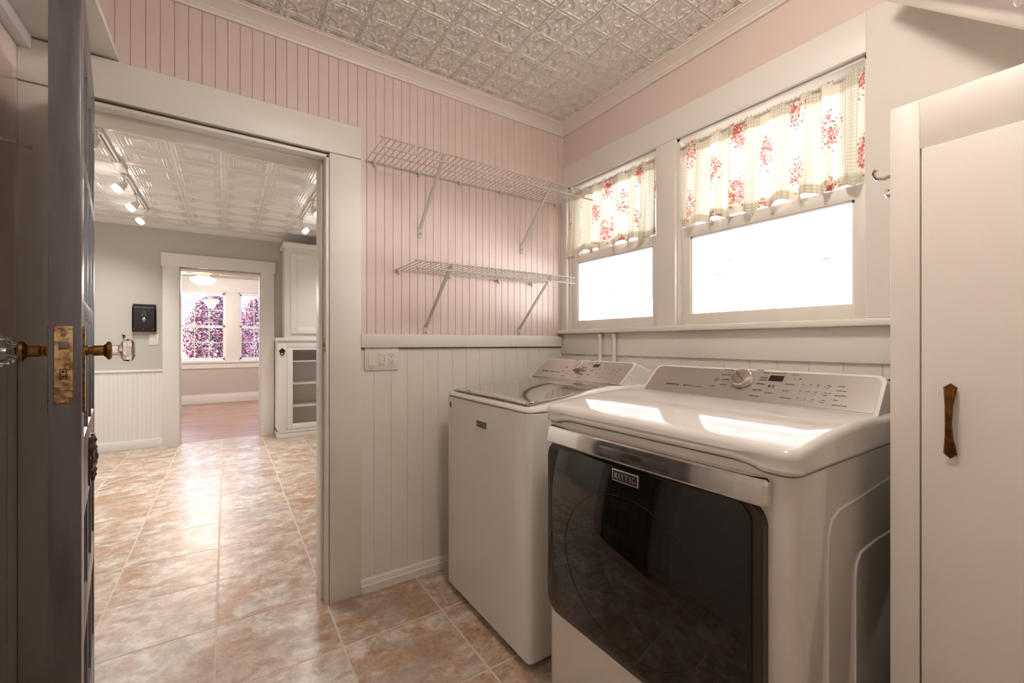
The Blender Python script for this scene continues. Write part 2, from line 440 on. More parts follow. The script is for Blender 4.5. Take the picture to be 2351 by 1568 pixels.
wl2 = struct('wall_left_lower', MB().box(-.70, XL - .008, YF - .1, 2.117, 0, 1.19), 'cream', 'white painted wainscot boards behind the open dark door', 'wall')
lb_me = MB().prism([(XL - .008, -.04), (XL, -.036), (XL, .036), (XL - .008, .04)], 'z', .01, 1.165).mesh('plank', 'cream', 20)
y = 2.09
while y > 1.2:
    o = link('plank', lb_me, wl2); o.location = (0, y - .041, 0); y -= .082
struct('trim_1', MB().box(XL, XL + .014, YF, 2.09, 1.165, 1.2, .003), 'cream', 'white rail along the pink side wall', 'trim')
# front wall behind the camera, solid
struct('wall_front', MB().box(-.7, 1.94, YF - .12, YF, 0, ZC), 'cream', 'white end wall of the laundry room', 'wall')
# ---- ceilings
def sm(x): return x * x * (3 - 2 * x)
def ridge(d, w): return sm(max(0, 1 - abs(d) / w))
def h_tin(u, v):
    """one repeat of the pressed-tin pattern: bands on the grid, ring round every crossing, flower in the middle"""
    a = min(u, 1 - u); b = min(v, 1 - v); r = math.hypot(a, b); h = 0
    for q, oth in ((a, b), (b, a)):
        if oth > .085: h = max(h, .75 * ridge(q - .045, .022), .55 * ridge(q, .02))
    if r < .12: h = max(h, .9 * ridge(math.hypot(a - .04, b - .04), .035))
    h = max(h, .8 * ridge(r - .47, .02), .55 * ridge(r - .43, .014))
    th = math.atan2(b, a)
    if .1 < r < .41:
        for t0 in (.42, .785, 1.15):
            q = abs(th - t0) * r; L = sm(max(0, 1 - abs(r - (.30 if t0 == .785 else .24)) / .13))
            h = max(h, .9 * L * ridge(q, .035 + .02 * L))
    du, dv = u - .5, v - .5; rc = math.hypot(du, dv)
    if rc < .24:
        tc = math.atan2(dv, du)
        h = max(h, .9 * max(0, math.cos(4 * tc)) * sm(max(0, 1 - abs(rc - .11) / .1)), .9 * ridge(rc, .045))
    return h
def h_square(u, v):
    du, dv = abs(u - .5), abs(v - .5); c = max(du, dv); e = .5 - c; h = 0
    h = max(h, ridge(e - .015, .016), .7 * ridge(e - .055, .02))
    for k, c0 in enumerate((.39, .345, .29, .235, .17)): h = max(h, (.9, .7, .9, .7, .8)[k] * ridge(c - c0, .022))
    if e < .1 and min(du, dv) < .06: h = max(h, .9 * ridge(math.hypot(e - .035, min(du, dv)), .035))
    return h
def tin_panel(size, rep, res, fn, amp):
    cell = [[fn((i + .0) / res, (j + .0) / res) for i in range(res)] for j in range(res)]
    n = rep * res; mb = MB()
    def f(a, b):
        i = min(int(round(a * n)), n); j = min(int(round(b * n)), n)
        edge = .0015 if (i in (0, n) or j in (0, n)) else 0
        return ((a - .5) * size, (b - .5) * size, -amp * cell[j % res][i % res] + edge)
    mb.grid(f, n, n); mb.f = [q[::-1] for q in mb.f]
    return mb
ce = struct('ceiling', MB().box(-.7, 1.94, YF - .1, 2.155, ZC + .004, ZC + .1), 'ceil_paint', 'cream pressed tin ceiling of the laundry room', 'ceiling')
tp = tin_panel(.6384, 4, 44, h_tin, .0105).mesh('ceiling_tile', 'ceil_paint', 80)
for i in range(-3, 1):
    for j in range(-5, 1):
        t = link('ceiling_tile', tp, ce); t.location = (1.296 + .638 * (i + .5), 1.521 + .638 * (j + .5), ZC)
ck = struct('ceiling_kitchen', MB().box(-2.1, 1.94, 2.16, 6.52, ZC + .004, ZC + .1), 'kit_ceil', 'glossy white kitchen ceiling of nested square tin tiles', 'ceiling')
kp = tin_panel(.6345, 2, 44, h_square, .009).mesh('ceiling_tile', 'kit_ceil', 80)
for i in range(-3, 4):
    for j in range(0, 7):
        xx = -.332 + .634 * (i + .5); yy = 2.165 + .634 * (j + .5)
        if xx - .3 > 1.94: continue
        t = link('ceiling_tile', kp, ck); t.location = (xx, yy, ZC)
struct('ceiling_far_room', MB().box(-2.7, 1.94, 6.52, 10.6, ZC + .004, ZC + .1), 'kit_white', 'plain white ceiling of the far room', 'ceiling')
# ---- crown mouldings (profile: distance from wall, height above lower edge)
CR = [(0, 0), (.012, 0), (.014, .008), (.010, .013), (.016, .018), (.016, .024), (.024, .030), (.036, .040), (.05, .047), (.060, .050), (.060, .055), (.068, .056), (.068, .064), (0, .064)]
def crown(name, kind, wall, a0, a1, m, label):
    s = -1 if wall[1] < 0 else 1
    if kind == 'y': mb = MB().prism([(wall[0] + s * d, ZC - .066 + h) for d, h in CR], 'x', a0, a1)
    else: mb = MB().prism([(wall[0] + s * d, ZC - .066 + h) for d, h in CR], 'y', a0, a1)
    return struct(name, mb, m, label, 'moulding', ang=25)
crown('trim_2', 'y', (YB, -1), XL, XR - .002, 'crown', 'white crown moulding above the pink beadboard')
crown('trim_3', 'x', (XR, -1), YF, YB - .002, 'crown', 'white crown moulding above the curtained windows')
crown('trim_4', 'y', (6.38, -1), -2.0, 1.94, 'kit_white', 'white crown moulding above the grey kitchen wall')
# ---- laundry doorway casing, jamb, rail, baseboard
dc = struct('trim_5', MB().box(.394, .535, 2.088, 2.107, 0, 2.072, .0025), 'cream', 'wide flat white casing around the laundry doorway', 'door casing')
bx('head_casing', 'cream', dc, XL, .535, 2.084, 2.107, 2.075, 2.222, .0025)
bx('side_casing', 'cream', dc, XL, -.46, 2.088, 2.107, 0, 2.072, .0025)
jm = struct('trim_6', MB().box(.378, .392, 2.09, 2.27, 0, 2.06, .002), 'cream', 'white door jamb with stops in the laundry doorway', 'door jamb')
bx('jamb_side', 'cream', jm, -.458, -.444, 2.09, 2.27, 0, 2.06, .002)
bx('jamb_head', 'cream', jm, -.458, .392, 2.09, 2.27, 2.048, 2.062, .002)
bx('door_stop', 'cream', jm, .366, .379, 2.145, 2.262, 0, 2.05, .002)
bx('door_stop', 'cream', jm, -.444, .367, 2.145, 2.262, 2.036, 2.049, .002)
bx('door_stop', 'cream', jm, -.445, -.432, 2.145, 2.262, 0, 2.05, .002)
sp_ = bx('strike_plate', 'lock_brass', jm, .3755, .379, 2.103, 2.125, 1.155, 1.225, .0008)
bx('strike_hole', 'dark_hole', sp_, .3752, .3768, 2.108, 2.119, 1.18, 1.2)
struct('trim_7', MB().box(.535, XR - .03, 2.085, 2.107, 1.176, 1.243, .004), 'cream', 'white chair rail under the pink beadboard', 'chair rail')
struct('baseboard_back', MB().prism([(2.108, 0), (2.083, 0), (2.083, .035), (2.09, .04), (2.09, .046), (2.094, .048), (2.094, .054), (2.108, .062)], 'x', .535, XR), 'cream',
       'white moulded baseboard under the wainscot', 'baseboard', ang=20)
# ---- window trim on the right wall
wt = struct('trim_8', MB().box(XR - .02, XR, .529, YB, 2.182, 2.318, .002), 'cream', 'wide white head board over the curtained windows', 'window casing')
bx('mullion_casing', 'cream', wt, XR - .02, XR, 1.267, 1.375, 1.28, 2.181, .002)
bx('side_casing', 'cream', wt, XR - .02, XR, 2.052, YB, 1.28, 2.181, .002)
struct('trim_9', MB().box(XR - .022, XR, YF, .5285, 1.284, 2.318, .001), 'cream', 'broad flat white board beside the larger window', 'wall panel')
struct('trim_10', MB().box(XR - .062, XR + .04, .2, YB - .01, 1.256, 1.281, .006), 'cream', 'white window sill board over the laundry machines', 'window sill')
struct('trim_11', MB().box(XR - .024, XR, .2, YB - .004, 1.130, 1.256, .003), 'cream', 'white apron board under the window sill', 'window apron')
def window(name, y0, y1, label):
    o = struct(name, MB().box(XR + .002, 1.938, y0, y0 + .012, *WZ).box(XR + .002, 1.938, y1 - .012, y1, *WZ).box(XR + .002, 1.938, y0, y1, WZ[1] - .012, WZ[1]).box(XR + .03, 1.96, y0, y1, WZ[0] + .015, WZ[0] + .03),
               'cream', label, 'window')
    a, b = y0 + .012, y1 - .012; x0, x1 = XR + .016, XR + .044; zt = 1.752; ZB = 1.282
    sash = bx('lower_sash', 'cream', o, x0, x1, a, a + .034, ZB, zt, .003)
    bx('sash_stile', 'cream', sash, x0, x1, b - .046, b, ZB, zt, .003)
    bx('bottom_rail', 'cream', sash, x0, x1, a + .03, b - .042, ZB, 1.338, .003)
    bx('meeting_rail', 'cream', sash, x0, x1, a + .03, b - .042, 1.702, zt, .003)
    bx('glazing_bead', 'outside_white', sash, x0 + .006, x1 - .004, a + .034, a + .042, 1.338, 1.702)
    bx('glazing_bead', 'outside_white', sash, x0 + .006, x1 - .004, b - .054, b - .046, 1.338, 1.702)
    bx('glazing_bead', 'outside_white', sash, x0 + .006, x1 - .004, a + .034, b - .046, 1.694, 1.702)
    bx('pane', 'window_pane', sash, x0 + .012, x0 + .015, a + .034, b - .046, 1.338, 1.702)
    x0, x1 = XR + .062, XR + .09
    us = bx('upper_sash', 'cream', o, x0, x1, a, a + .04, 1.70, 2.17, .003)
    bx('sash_stile', 'cream', us, x0, x1, b - .046, b, 1.70, 2.17, .003)
    bx('top_rail', 'cream', us, x0, x1, a + .03, b - .042, 2.12, 2.17, .003)
    bx('meeting_rail', 'cream', us, x0, x1, a + .03, b - .042, 1.70, 1.74, .003)
    bx('pane', 'window_pane', us, x0 + .012, x0 + .015, a + .034, b - .046, 1.74, 2.12)
    return o
window('window_1', W1[0], W1[1], 'narrow white sash window next to the corner above the washer')
window('window_2', W2[0], W2[1], 'wider white sash window above the dryer')

# ---- kitchen shell
struct('wall_kitchen_left', MB().box(-2.2, -2.05, 2.25, 6.5, 0, ZC), 'greige', 'grey side wall of the kitchen', 'wall')
struct('wall_kitchen_right', MB().box(1.80, 1.94, 2.262, 6.5, 0, ZC), 'greige', 'grey kitchen wall behind the built-in cupboard', 'wall')
kw = struct('wall_kitchen_far', MB().box(-2.05, -.465, 6.38, 6.5, 0, ZC).box(.375, 1.8, 6.38, 6.5, 0, ZC).box(-.465, .375, 6.38, 6.5, 2.08, ZC), 'greige',
            'grey kitchen wall with a white cased doorway', 'wall')
# beadboard wainscot of the kitchen (bead lines finer than can be picked apart)
prof = [(-2.05, 6.382), (-2.05, 6.366)]
x = -2.05
while x < -.62:
    prof += [(x + .012, 6.366), (x + .015, 6.3695), (x + .018, 6.366), (x + .04, 6.366)]; x += .04
prof += [(-.61, 6.366), (-.61, 6.382)]
wn_ = struct('trim_12', MB().prism(prof, 'z', 0, .87), 'kit_white', 'white beadboard wainscot on the grey kitchen wall', 'wainscot', ang=15)
bx('wainscot_cap', 'kit_white', wn_, -2.05, -.61, 6.352, 6.38, .868, .893, .005)
struct('baseboard_kitchen', MB().box(-2.05, -.61, 6.354, 6.368, 0, .098, .004), 'kit_white', 'white baseboard under the kitchen wainscot', 'baseboard')
kc = struct('trim_13', MB().box(-.612, -.457, 6.352, 6.38, 0, 2.098, .003), 'kit_white', 'white casing around the far kitchen doorway', 'door casing')
bx('side_casing', 'kit_white', kc, .367, .522, 6.352, 6.38, 0, 2.098, .003)
bx('head_casing', 'kit_white', kc, -.625, .537, 6.346, 6.38, 2.097, 2.249, .003)
bx('jamb', 'kit_white', kc, -.466, -.448, 6.37, 6.52, 0, 2.08, .002); bx('jamb', 'kit_white', kc, .358, .376, 6.37, 6.52, 0, 2.08, .002)
bx('jamb', 'kit_white', kc, -.46, .37, 6.37, 6.52, 2.062, 2.08, .002)
# ---- far room
YR = 10.39
struct('wall_far_left', MB().box(-2.7, -2.55, 6.5, 10.5, 0, ZC), 'tan_wall', 'tan side wall of the far room', 'wall')
struct('wall_far_right', MB().box(1.8, 1.94, 6.5, 10.5, 0, ZC), 'tan_wall', 'tan far room wall right of the windows', 'wall')
A1 = (-1.03, .0); A2 = (.215, 1.21); AZ = (.845, 2.225)
fw = MB().box(-2.55, 1.94, YR, YR + .13, 0, AZ[0]).box(-2.55, 1.94, YR, YR + .13, AZ[1], ZC).box(-2.55, A1[0], YR, YR + .13, *AZ).box(A1[1], A2[0], YR, YR + .13, *AZ).box(A2[1], 1.94, YR, YR + .13, *AZ)
struct('wall_far', fw, 'tan_wall', 'tan window wall of the far room', 'wall')
ft = struct('trim_14', MB().box(A1[1] + .0, A2[0], YR - .02, YR, AZ[0], 2.25, .003), 'kit_white', 'white trim around the paired far windows', 'window casing')
bx('head_casing', 'kit_white', ft, -1.2, 1.4, YR - .024, YR, AZ[1], 2.50, .003)
bx('sill', 'kit_white', ft, -1.2, 1.4, YR - .06, YR + .02, .80, .845, .005)
bx('apron', 'kit_white', ft, -1.2, 1.4, YR - .022, YR, .69, .80, .003)
struct('baseboard_far', MB().box(-2.55, 1.8, YR - .02, YR, 0, .178, .004), 'kit_white', 'tall white baseboard under the far windows', 'baseboard')
def far_window(name, x0, x1, label, pw):
    o = struct(name, MB().box(x0, x0 + .02, YR, YR + .13, *AZ).box(x1 - .02, x1, YR, YR + .13, *AZ).box(x0, x1, YR, YR + .13, AZ[1] - .02, AZ[1]).box(x0, x1, YR, YR + .13, AZ[0], AZ[0] + .02), 'kit_white', label, 'window')
    for nm, z0, z1, yy in (('upper_sash', 1.50, 2.205, YR + .07), ('lower_sash', .865, 1.55, YR + .03)):
        a, b = x0 + .02, x1 - .02
        s = MB().box(a, a + .03, yy, yy + .03, z0, z1).box(b - .03, b, yy, yy + .03, z0, z1).box(a, b, yy, yy + .03, z0, z0 + .035).box(a, b, yy, yy + .03, z1 - .035, z1).build(nm, 'kit_white', o)
        n = 4; wdt = (b - a - .06) / n
        for k in range(1, n): bx('muntin', 'kit_white', s, a + .03 + wdt * k - .007, a + .03 + wdt * k + .007, yy + .008, yy + .022, z0 + .03, z1 - .03)
        zc = (z0 + z1) / 2; bx('muntin', 'kit_white', s, a + .03, b - .03, yy + .008, yy + .022, zc - .007, zc + .007)
        for k in range(n):
            for zz in ((z0 + .035, zc), (zc, z1 - .035)):
                bx('pane', 'window_pane', s, a + .03 + wdt * k, a + .03 + wdt * (k + 1), yy + .014, yy + .016, *zz)
    return o
far_window('window_3', A1[0], A1[1], 'gridded white far window with the white post outside', 4)
far_window('window_4', A2[0], A2[1], 'gridded white far window beside the door casing', 4)

# ================================================================== LAUNDRY THINGS
# ---- open dark panelled door (local frame: x from hinge to latch edge, face towards the room at y=0)
L, TH = .7605, .05
dd = thing('door_1', 'open dark grey panelled door with glass knobs and worn edge', 'door', (-.3827, 2.0547, 0), kind='structure', rz=math.atan2(-.9877, .1566))
def db(nm, m, x0, x1, y0, y1, z0, z1, b=.002, parent=None):
    return MB().box(x0, x1, y0, y1, z0, z1, b).build(nm, m, parent or dd, local=True)
db('stile', 'door_paint', L - .10, L, -TH, 0, .012, 2.055); db('stile', 'door_paint', 0, .075, -TH, 0, .012, 2.055)
rows = [(.25, .485), (.566, .786), (.977, 1.264), (1.302, 1.609), (1.648, 1.904)]
# (panel bottom, panel top) from the measured faces
rows = [(.22, .485), (.566, .786), (.977, 1.264), (1.302, 1.609), (1.648, 1.904)]
cuts = [.012] + [q for r in rows for q in r] + [2.055]
for k in range(0, len(cuts), 2): db('rail', 'door_paint', .075, L - .10, -TH, 0, cuts[k], cuts[k + 1])
cols = [(.075, .25), (.28, .455), (.485, L - .10)]
for z0, z1 in rows:
    for a, b in ((.25, .28), (.455, .485)): db('muntin', 'door_paint', a, b, -TH, 0, z0, z1)
    for a, b in cols:
        p = db('panel', 'door_paint', a - .002, b + .002, -TH + .012, -.018, z0 - .002, z1 + .002)
        mo = MB()
        for s_ in (0,):
            mo.prism([(a, 0), (a + .012, -.018), (a, -.018)], 'z', z0, z1); mo.prism([(b, 0), (b - .012, -.018), (b, -.018)], 'z', z0, z1)
            mo.prism([(0 - .0, z0), (-.018, z0 + .012), (-.018, z0)], 'x', a, b); mo.prism([(0, z1), (-.018, z1 - .012), (-.018, z1)], 'x', a, b)
        mo.build('panel_moulding', 'door_paint', p, local=True, ang=20)
# lock face plate on the edge
zp0, zp1 = 1.071, 1.236
lp = db('lock_plate', 'lock_brass', L - .001, L + .0025, -.041, -.013, zp0, zp1, .0006)
Me = frame((L + .0026, -.027, 0), (0, 1, 0), (0, 0, 1))      # viewed along -x of the door: right is +y
def plate_text(st, z, sz): return (st, sz, frame((L + .0026, -.027, z), (0, 1, 0), (0, 0, 1)), 'CENTER', .0)
text_mb([plate_text('UNION', 1.229, .0085), plate_text('3 LEVER', 1.208, .0052), plate_text('MADE BY', 1.103, .004), plate_text('ENGLAND', 1.097, .004)]).build('engraving', 'bronze', lp, local=True)
db('latch_bolt', 'screw', L, L + .006, -.0345, -.0195, 1.186, 1.203, .0015, lp)
db('bolt_recess', 'dark_hole', L, L + .003, -.033, -.022, 1.121, 1.144, .0005, lp)
db('dead_bolt', 'lock_brass', L, L + .0036, -.0315, -.0235, 1.1225, 1.1425, .001, lp)
for z in (1.218, 1.083):
    s_ = MB().lathe([(.0046, 0), (.0046, .0006), (.0030, .0010)], (L + .0026, -.027, z), (1, 0, 0), 16).build('screw', 'screw', lp, local=True)
for z in (1.138, 1.127): MB().lathe([(.0028, 0), (.0028, .0006)], (L + .0036, -.0275, z), (1, 0, 0), 12).build('bolt_pin', 'bronze', lp, local=True)
# tall back plates and knobs on both faces
def knob(side, faceted, gm):
    y0 = 0 if side > 0 else -TH; xk = L - .062; zk = 1.182
    pts = [(xk - .024, 1.052), (xk - .018, 1.042), (xk + .018, 1.042), (xk + .024, 1.052), (xk + .024, 1.226), (xk + .018, 1.238), (xk - .018, 1.238), (xk - .024, 1.226)]
    pl = MB().prism(pts, 'y', y0 if side > 0 else y0 - .004, y0 + .004 if side > 0 else y0).build('escutcheon', 'brass_old', dd, local=True)
    o = (xk, y0 + side * .004, zk); ax = (0, side, 0)
    kn = MB().lathe([(.012, 0), (.012, .004), (.0095, .006), (.0095, .011), (.0125, .013), (.0125, .030), (.016, .034), (.0215, .037), (.022, .042), (.017, .045)], o, ax, 28).build('knob', 'brass_old', dd, local=True)
    if faceted:
        MB().lathe([(.012, .045), (.013, .055), (.0135, .057), (.027, .064), (.029, .074), (.026, .083), (.016, .086)], o, ax, 8, PI / 8).build('glass_knob', gm, kn, local=True, ang=1)
    else:
        prof = [(.014, .045), (.020, .050), (.027, .058), (.030, .068), (.027, .078), (.018, .086), (.010, .090)]
        mb = MB().lathe(prof, o, ax, 24)
        c = Vector(o)
        mb.v = [tuple(Vector(v) + (Vector((v[0] - c.x, 0, v[2] - c.z)) * (.09 if (i % 2) else 0))) for i, v in enumerate(mb.v)]
        mb.build('glass_knob', gm, kn, local=True, ang=1)
knob(1, True, 'violet_glass'); knob(-1, False, 'clear_glass')
# ornate cast plate on the lock rail
orn = MB().prism([(.30, .80), (.46, .80), (.475, .83), (.475, .92), (.44, .945), (.32, .945), (.285, .92), (.285, .83)], 'y', 0, .006)
for q in range(9):
    a = 2 * PI * q / 9; cx_, cz_ = .38 + .072 * math.cos(a), .875 + .055 * math.sin(a)
    orn.lathe([(.020, 0), (.019, .010), (.012, .016), (.009, .012), (.005, .019), (.001, .021)], (cx_, .005, cz_), (0, 1, 0), 10)
    orn.tube([(cx_ + .018 * math.cos(a + t), .012 + .004 * math.sin(3 * t), cz_ + .018 * math.sin(a + t)) for t in [j * .5 for j in range(9)]], .004, 6)
orn.lathe([(.036, 0), (.034, .014), (.024, .022), (.018, .016), (.010, .024), (.002, .027)], (.38, .005, .875), (0, 1, 0), 14)
orn.xf(Matrix.Translation((.38, 0, .875)) @ Matrix.Diagonal((.8, .6, .9, 1)) @ Matrix.Translation((-.38, 0, -.875))); orn.build('cast_ornament', 'ornament', dd, local=True)
for z in (.3, 1.0, 1.75):
    MB().lathe([(.007, 0), (.007, .09)], (-.004, -TH - .006, z), (0, 0, 1), 12).build('hinge', 'brass_old', dd, local=True)

# ---- shelf over the doorway, its cleat and the peg
sh = thing('storage_shelf', 'white shelf board above the dark door near the pink side wall', 'shelf', (-.45, 1.8, 2.23))
MB().box(XL + .002, -.325, 1.2, 2.105, 2.228, 2.25, .003).build('board', 'cream', sh)
MB().box(XL + .001, XL + .032, 1.2, 2.105, 2.185, 2.228, .002).build('cleat', 'cream', sh)
pg = thing('coat_peg', 'white turned wooden peg on the pink side wall', 'peg', (XL, 1.93, 1.83))
MB().lathe([(.010, 0), (.009, .012), (.0045, .02), (.0042, .05), (.006, .058), (.0088, .064), (.0088, .069), (.005, .073)], (XL, 1.93, 1.815), (1, .1, -.06), 16).build('peg', 'cream', pg)

# ---- wire shelves
def ybk(z): return YB - .008
def wire_shelf(name, label, x0, x1, z, y1, lip, wires_lip, posts, braces, clips, xb1=None, mid=True):
    t = thing(name, label, 'wire shelf', ((x0 + x1) / 2, YB, z), group=None)
    yb = YB - .012; m = 'wire_white'
    MB().tube([(x0 + .004, yb, z), (xb1 or x1, yb, z)], .0036, 8).build('back_rod', m, t)
    MB().tube([(x0 - .006, y1, z), (x1, y1, z)], .0042, 8).build('front_rod', m, t)
    MB().tube([(x0, y1 - .002, z - lip), (x1, y1 - .002, z - lip)], .0042, 8).build('lip_rod', m, t)
    if mid: MB().tube([(x0, (yb + y1) / 2 + .02, z - .006), (x1 - .04, (yb + y1) / 2 + .02, z - .006)], .0036, 8).build('middle_rod', m, t)
    n = int((x1 - x0 - .03) / .0262)
    wl_ = [(yb, z + .003), (y1, z + .003)]
    if wires_lip: wl_ += [(y1 - .005, z), (y1 - .006, z - lip)]
    wm = MB().tube([(0, a, b) for a, b in wl_], .0017, 6).mesh('wire', m)
    for i in range(n + 1):
        xx = x0 + .012 + (x1 - x0 - .024) * i / n
        o = link('wire', wm, t); o.matrix_parent_inverse = Matrix.Translation(-t.location); o.location = (xx, 0, 0)
    for xp in posts: MB().box(xp - .005, xp + .005, y1 - .003, y1 + .001, z - lip, z).build('lip_post', m, t)
    for xb, zb in braces:
        br = MB(); p0 = Vector((xb, YB - .006, zb + .025)); p1 = Vector((xb + .006, y1 + .006, z - .004))
        d = (p1 - p0); nn = Vector((1, 0, 0)).cross(d.normalized())
        br.extrude([p0 + Vector((-.0075, 0, 0)) - nn * .003, p0 + Vector((.0075, 0, 0)) - nn * .003, p0 + Vector((.0075, 0, 0)) + nn * .003, p0 + Vector((-.0075, 0, 0)) + nn * .003], d)
        b_ = br.build('brace', m, t)
        pl = MB().prism([(xb - .011, zb - .028), (xb + .011, zb - .028), (xb + .011, zb + .022), (xb + .006, zb + .03), (xb - .006, zb + .03), (xb - .011, zb + .022)], 'y', YB - .006, YB).build('foot_plate', m, b_)
        MB().lathe([(.0045, 0), (.0045, .001), (.003, .002)], (xb, YB - .006, zb - .004), (0, -1, 0), 10).build('screw', 'screw', b_)
    for xc in clips:
        MB().box(xc - .006, xc + .006, YB - .02, YB, z - .014, z + .006, .003).join(MB().lathe([(.007, 0), (.007, .008), (.003, .012)], (xc, YB - .012, z - .012), (0, -.5, -1), 10)).build('wall_clip', m, t)
    return t
wire_shelf('wire_shelf', 'upper white wire shelf with an open front rail on the pink wall', .551, 1.786, 2.079, 1.817, .042, False, (.70, 1.01, 1.32, 1.62), ((.837, 1.77), (1.482, 1.766)),
           (.60, .825, 1.06, 1.32, 1.74))
wire_shelf('wire_shelf', 'lower white wire shelf with a wire front lip under the upper one', .701, 1.63, 1.566, 1.80, .032, True, (), ((.866, 1.257), (1.462, 1.259)), (.72, 1.0, 1.31, 1.55), 1.58, False)
# loose wire in the corner above the window
tag(MB().tube([(1.772, YB - .004, 2.53), (1.765, YB - .006, 2.49), (1.757, YB - .006, 2.44), (1.762, YB - .006, 2.40), (1.778, YB - .008, 2.36), (1.796, YB - .012, 2.33)], .0022, 6).build('loose_wire', 'pink', None), 'thin painted wire dangling down the wall corner under the crown moulding', 'wire')
# ---- switch plate
sw = thing('switch_plate', 'beige triple plate with rocker, dimmer and outlet below the chair rail', 'switch plate', (.636, YB, 1.064))
MB().box(.554, .72, YB - .008, YB - .0005, 1.064, 1.176, .003).build('plate', 'plastic_white', sw)
for k, xx in enumerate((.588, .636, .684)):
    MB().box(xx - .0165, xx + .0165, YB - .0085, YB - .007, 1.087, 1.153).build('insert_edge', 'plastic_white', sw)
    for z in (1.07, 1.17): MB().lathe([(.0018, 0), (.0018, .0007)], (xx, YB - .008, z), (0, -1, 0), 8).build('screw', 'screw', sw)
MB().extrude([(.573, YB - .009, 1.089), (.603, YB - .009, 1.089), (.603, YB - .009, 1.151), (.573, YB - .009, 1.151)], (0, -.0022, 0)).join(MB().prism([(YB - .011, 1.089), (YB - .0155, 1.0895), (YB - .011, 1.125)], 'x', .574, .602)).build('rocker', 'plastic_white', sw)
dm = MB().box(.621, .651, YB - .0105, YB - .008, 1.089, 1.151, .001).build('dimmer', 'plastic_white', sw)
MB().box(.624, .648, YB - .013, YB - .009, 1.14, 1.148, .001).build('slider_end', 'plastic_white', dm); MB().box(.626, .646, YB - .016, YB - .009, 1.095, 1.108, .0015).build('slider', 'plastic_white', dm)
MB().box(.6475, .6487, YB - .0107, YB - .0103, 1.108, 1.14).build('slot', 'dark_hole', dm)
oc = MB().box(.669, .699, YB - .0105, YB - .008, 1.089, 1.151, .001).build('outlet', 'plastic_white', sw)
hs = MB()
for z in (1.138, 1.104):
    for dx in (-.006, .006): hs.box(.684 + dx - .001, .684 + dx + .001, YB - .0108, YB - .0102, z, z + .008)
    hs.lathe([(.0024, 0), (.0024, .0004)], (.684, YB - .0105, z - .007), (0, -1, 0), 10)
hs.build('sockets', 'dark_hole', oc)
# ---- two supply pipes under the sill
for yy, lab in ((1.744, 'white supply pipe under the sill, the one nearer the corner'), (1.639, 'white supply pipe under the sill, the one nearer the dryer')):
    t = thing('water_pipe', lab, 'pipe', (XR - .03, yy, 1.0), 'supply pipes behind the washer')
    MB().lathe([(.0115, 0), (.0115, .4)], (XR - .036, yy, .845), (0, 0, 1), 14).build('pipe', 'cream', t)
    MB().lathe([(.0135, 0), (.016, .004), (.016, .016), (.0125, .02)], (XR - .036, yy, 1.232), (0, 0, 1), 14).build('coupling', 'cream', t)

# ---- curtains
def valance(name, y0, y1, label, seed):
    random.seed(seed)
    t = thing(name, label, 'curtain', (XR + .01, (y0 + y1) / 2, 1.75), 'floral valances')
    ph = [random.uniform(0, 6.28) for _ in range(6)]; nf = round((y1 - y0) / .095)
    zt, zb = 2.146, 1.748; nu, nv = 260, 40; mb = MB(); mb.uv = []
    def off(s, v):                                  # fold depth, growing downwards
        a = .006 + .020 * v
        f = math.sin(2 * PI * nf * s + 1.3 * math.sin(2 * PI * 2.2 * s + ph[0]) + ph[1])
        f = math.copysign(abs(f) ** .55, f)
        g = .35 * math.sin(2 * PI * nf * 2.7 * s + ph[2]) * (1 - v)
        return a * (f + g)
    for hem in (0,):
        def fn(u, v):
            s = u; d = off(s, v)
            y = y1 + (y0 - y1) * (s + .012 * v * math.sin(2 * PI * nf * s + ph[3]))
            z = zt + (zb - zt) * v + .012 * v * math.sin(2 * PI * nf * s + ph[1] + .8) + (.004 * math.sin(2 * PI * nf * 6 * s) if v < .03 else 0)
            mb.uv.append((s * (y1 - y0) * 1.35 + seed * .37, (1 - v) * .40 + .03))
            return (XR + .006 - .012 * v + d, y, z)
        mb.grid(fn, nu, nv)
    mb.build('cloth', 'floral_cotton', t, ang=80)
    h2 = MB(); h2.uv = []
    def fh(u, v):                                   # turned-up hem, a second layer behind the cloth
        vv = .905 + .09 * v; d = off(u, vv); h2.uv.append((u * (y1 - y0) * 1.35 + seed * .37, (1 - vv) * .40 + .03))
        y = y1 + (y0 - y1) * (u + .012 * vv * math.sin(2 * PI * nf * u + ph[3]))
        return (XR + .0085 - .012 * vv + d, y, zt + (zb - zt) * vv + .012 * vv * math.sin(2 * PI * nf * u + ph[1] + .8))
    h2.grid(fh, nu, 3); h2.build('hem', 'floral_cotton', t, ang=80)
    h3 = MB(); h3.uv = []
    def fp(u, v):                                   # rod pocket, second layer at the top
        vv = .01 + .13 * v; h3.uv.append((u * (y1 - y0) * 1.35 + seed * .37, (1 - vv) * .40 + .03))
        return (XR + .011 - .012 * vv + off(u, vv), y1 + (y0 - y1) * u, zt + (zb - zt) * vv)
    h3.grid(fp, nu, 4); h3.build('rod_pocket', 'floral_cotton', t, ang=80)
    MB().tube([(XR + .007, y0 - .0, 2.135), (XR + .007, y1, 2.135)], .004, 8).build('rod', 'wire_white', t)
valance('curtain', 1.382, 2.036, 'short floral gingham valance in the narrow window by the corner', 3)
valance('curtain', .535, 1.252, 'short floral gingham valance in the wider window above the dryer', 8)

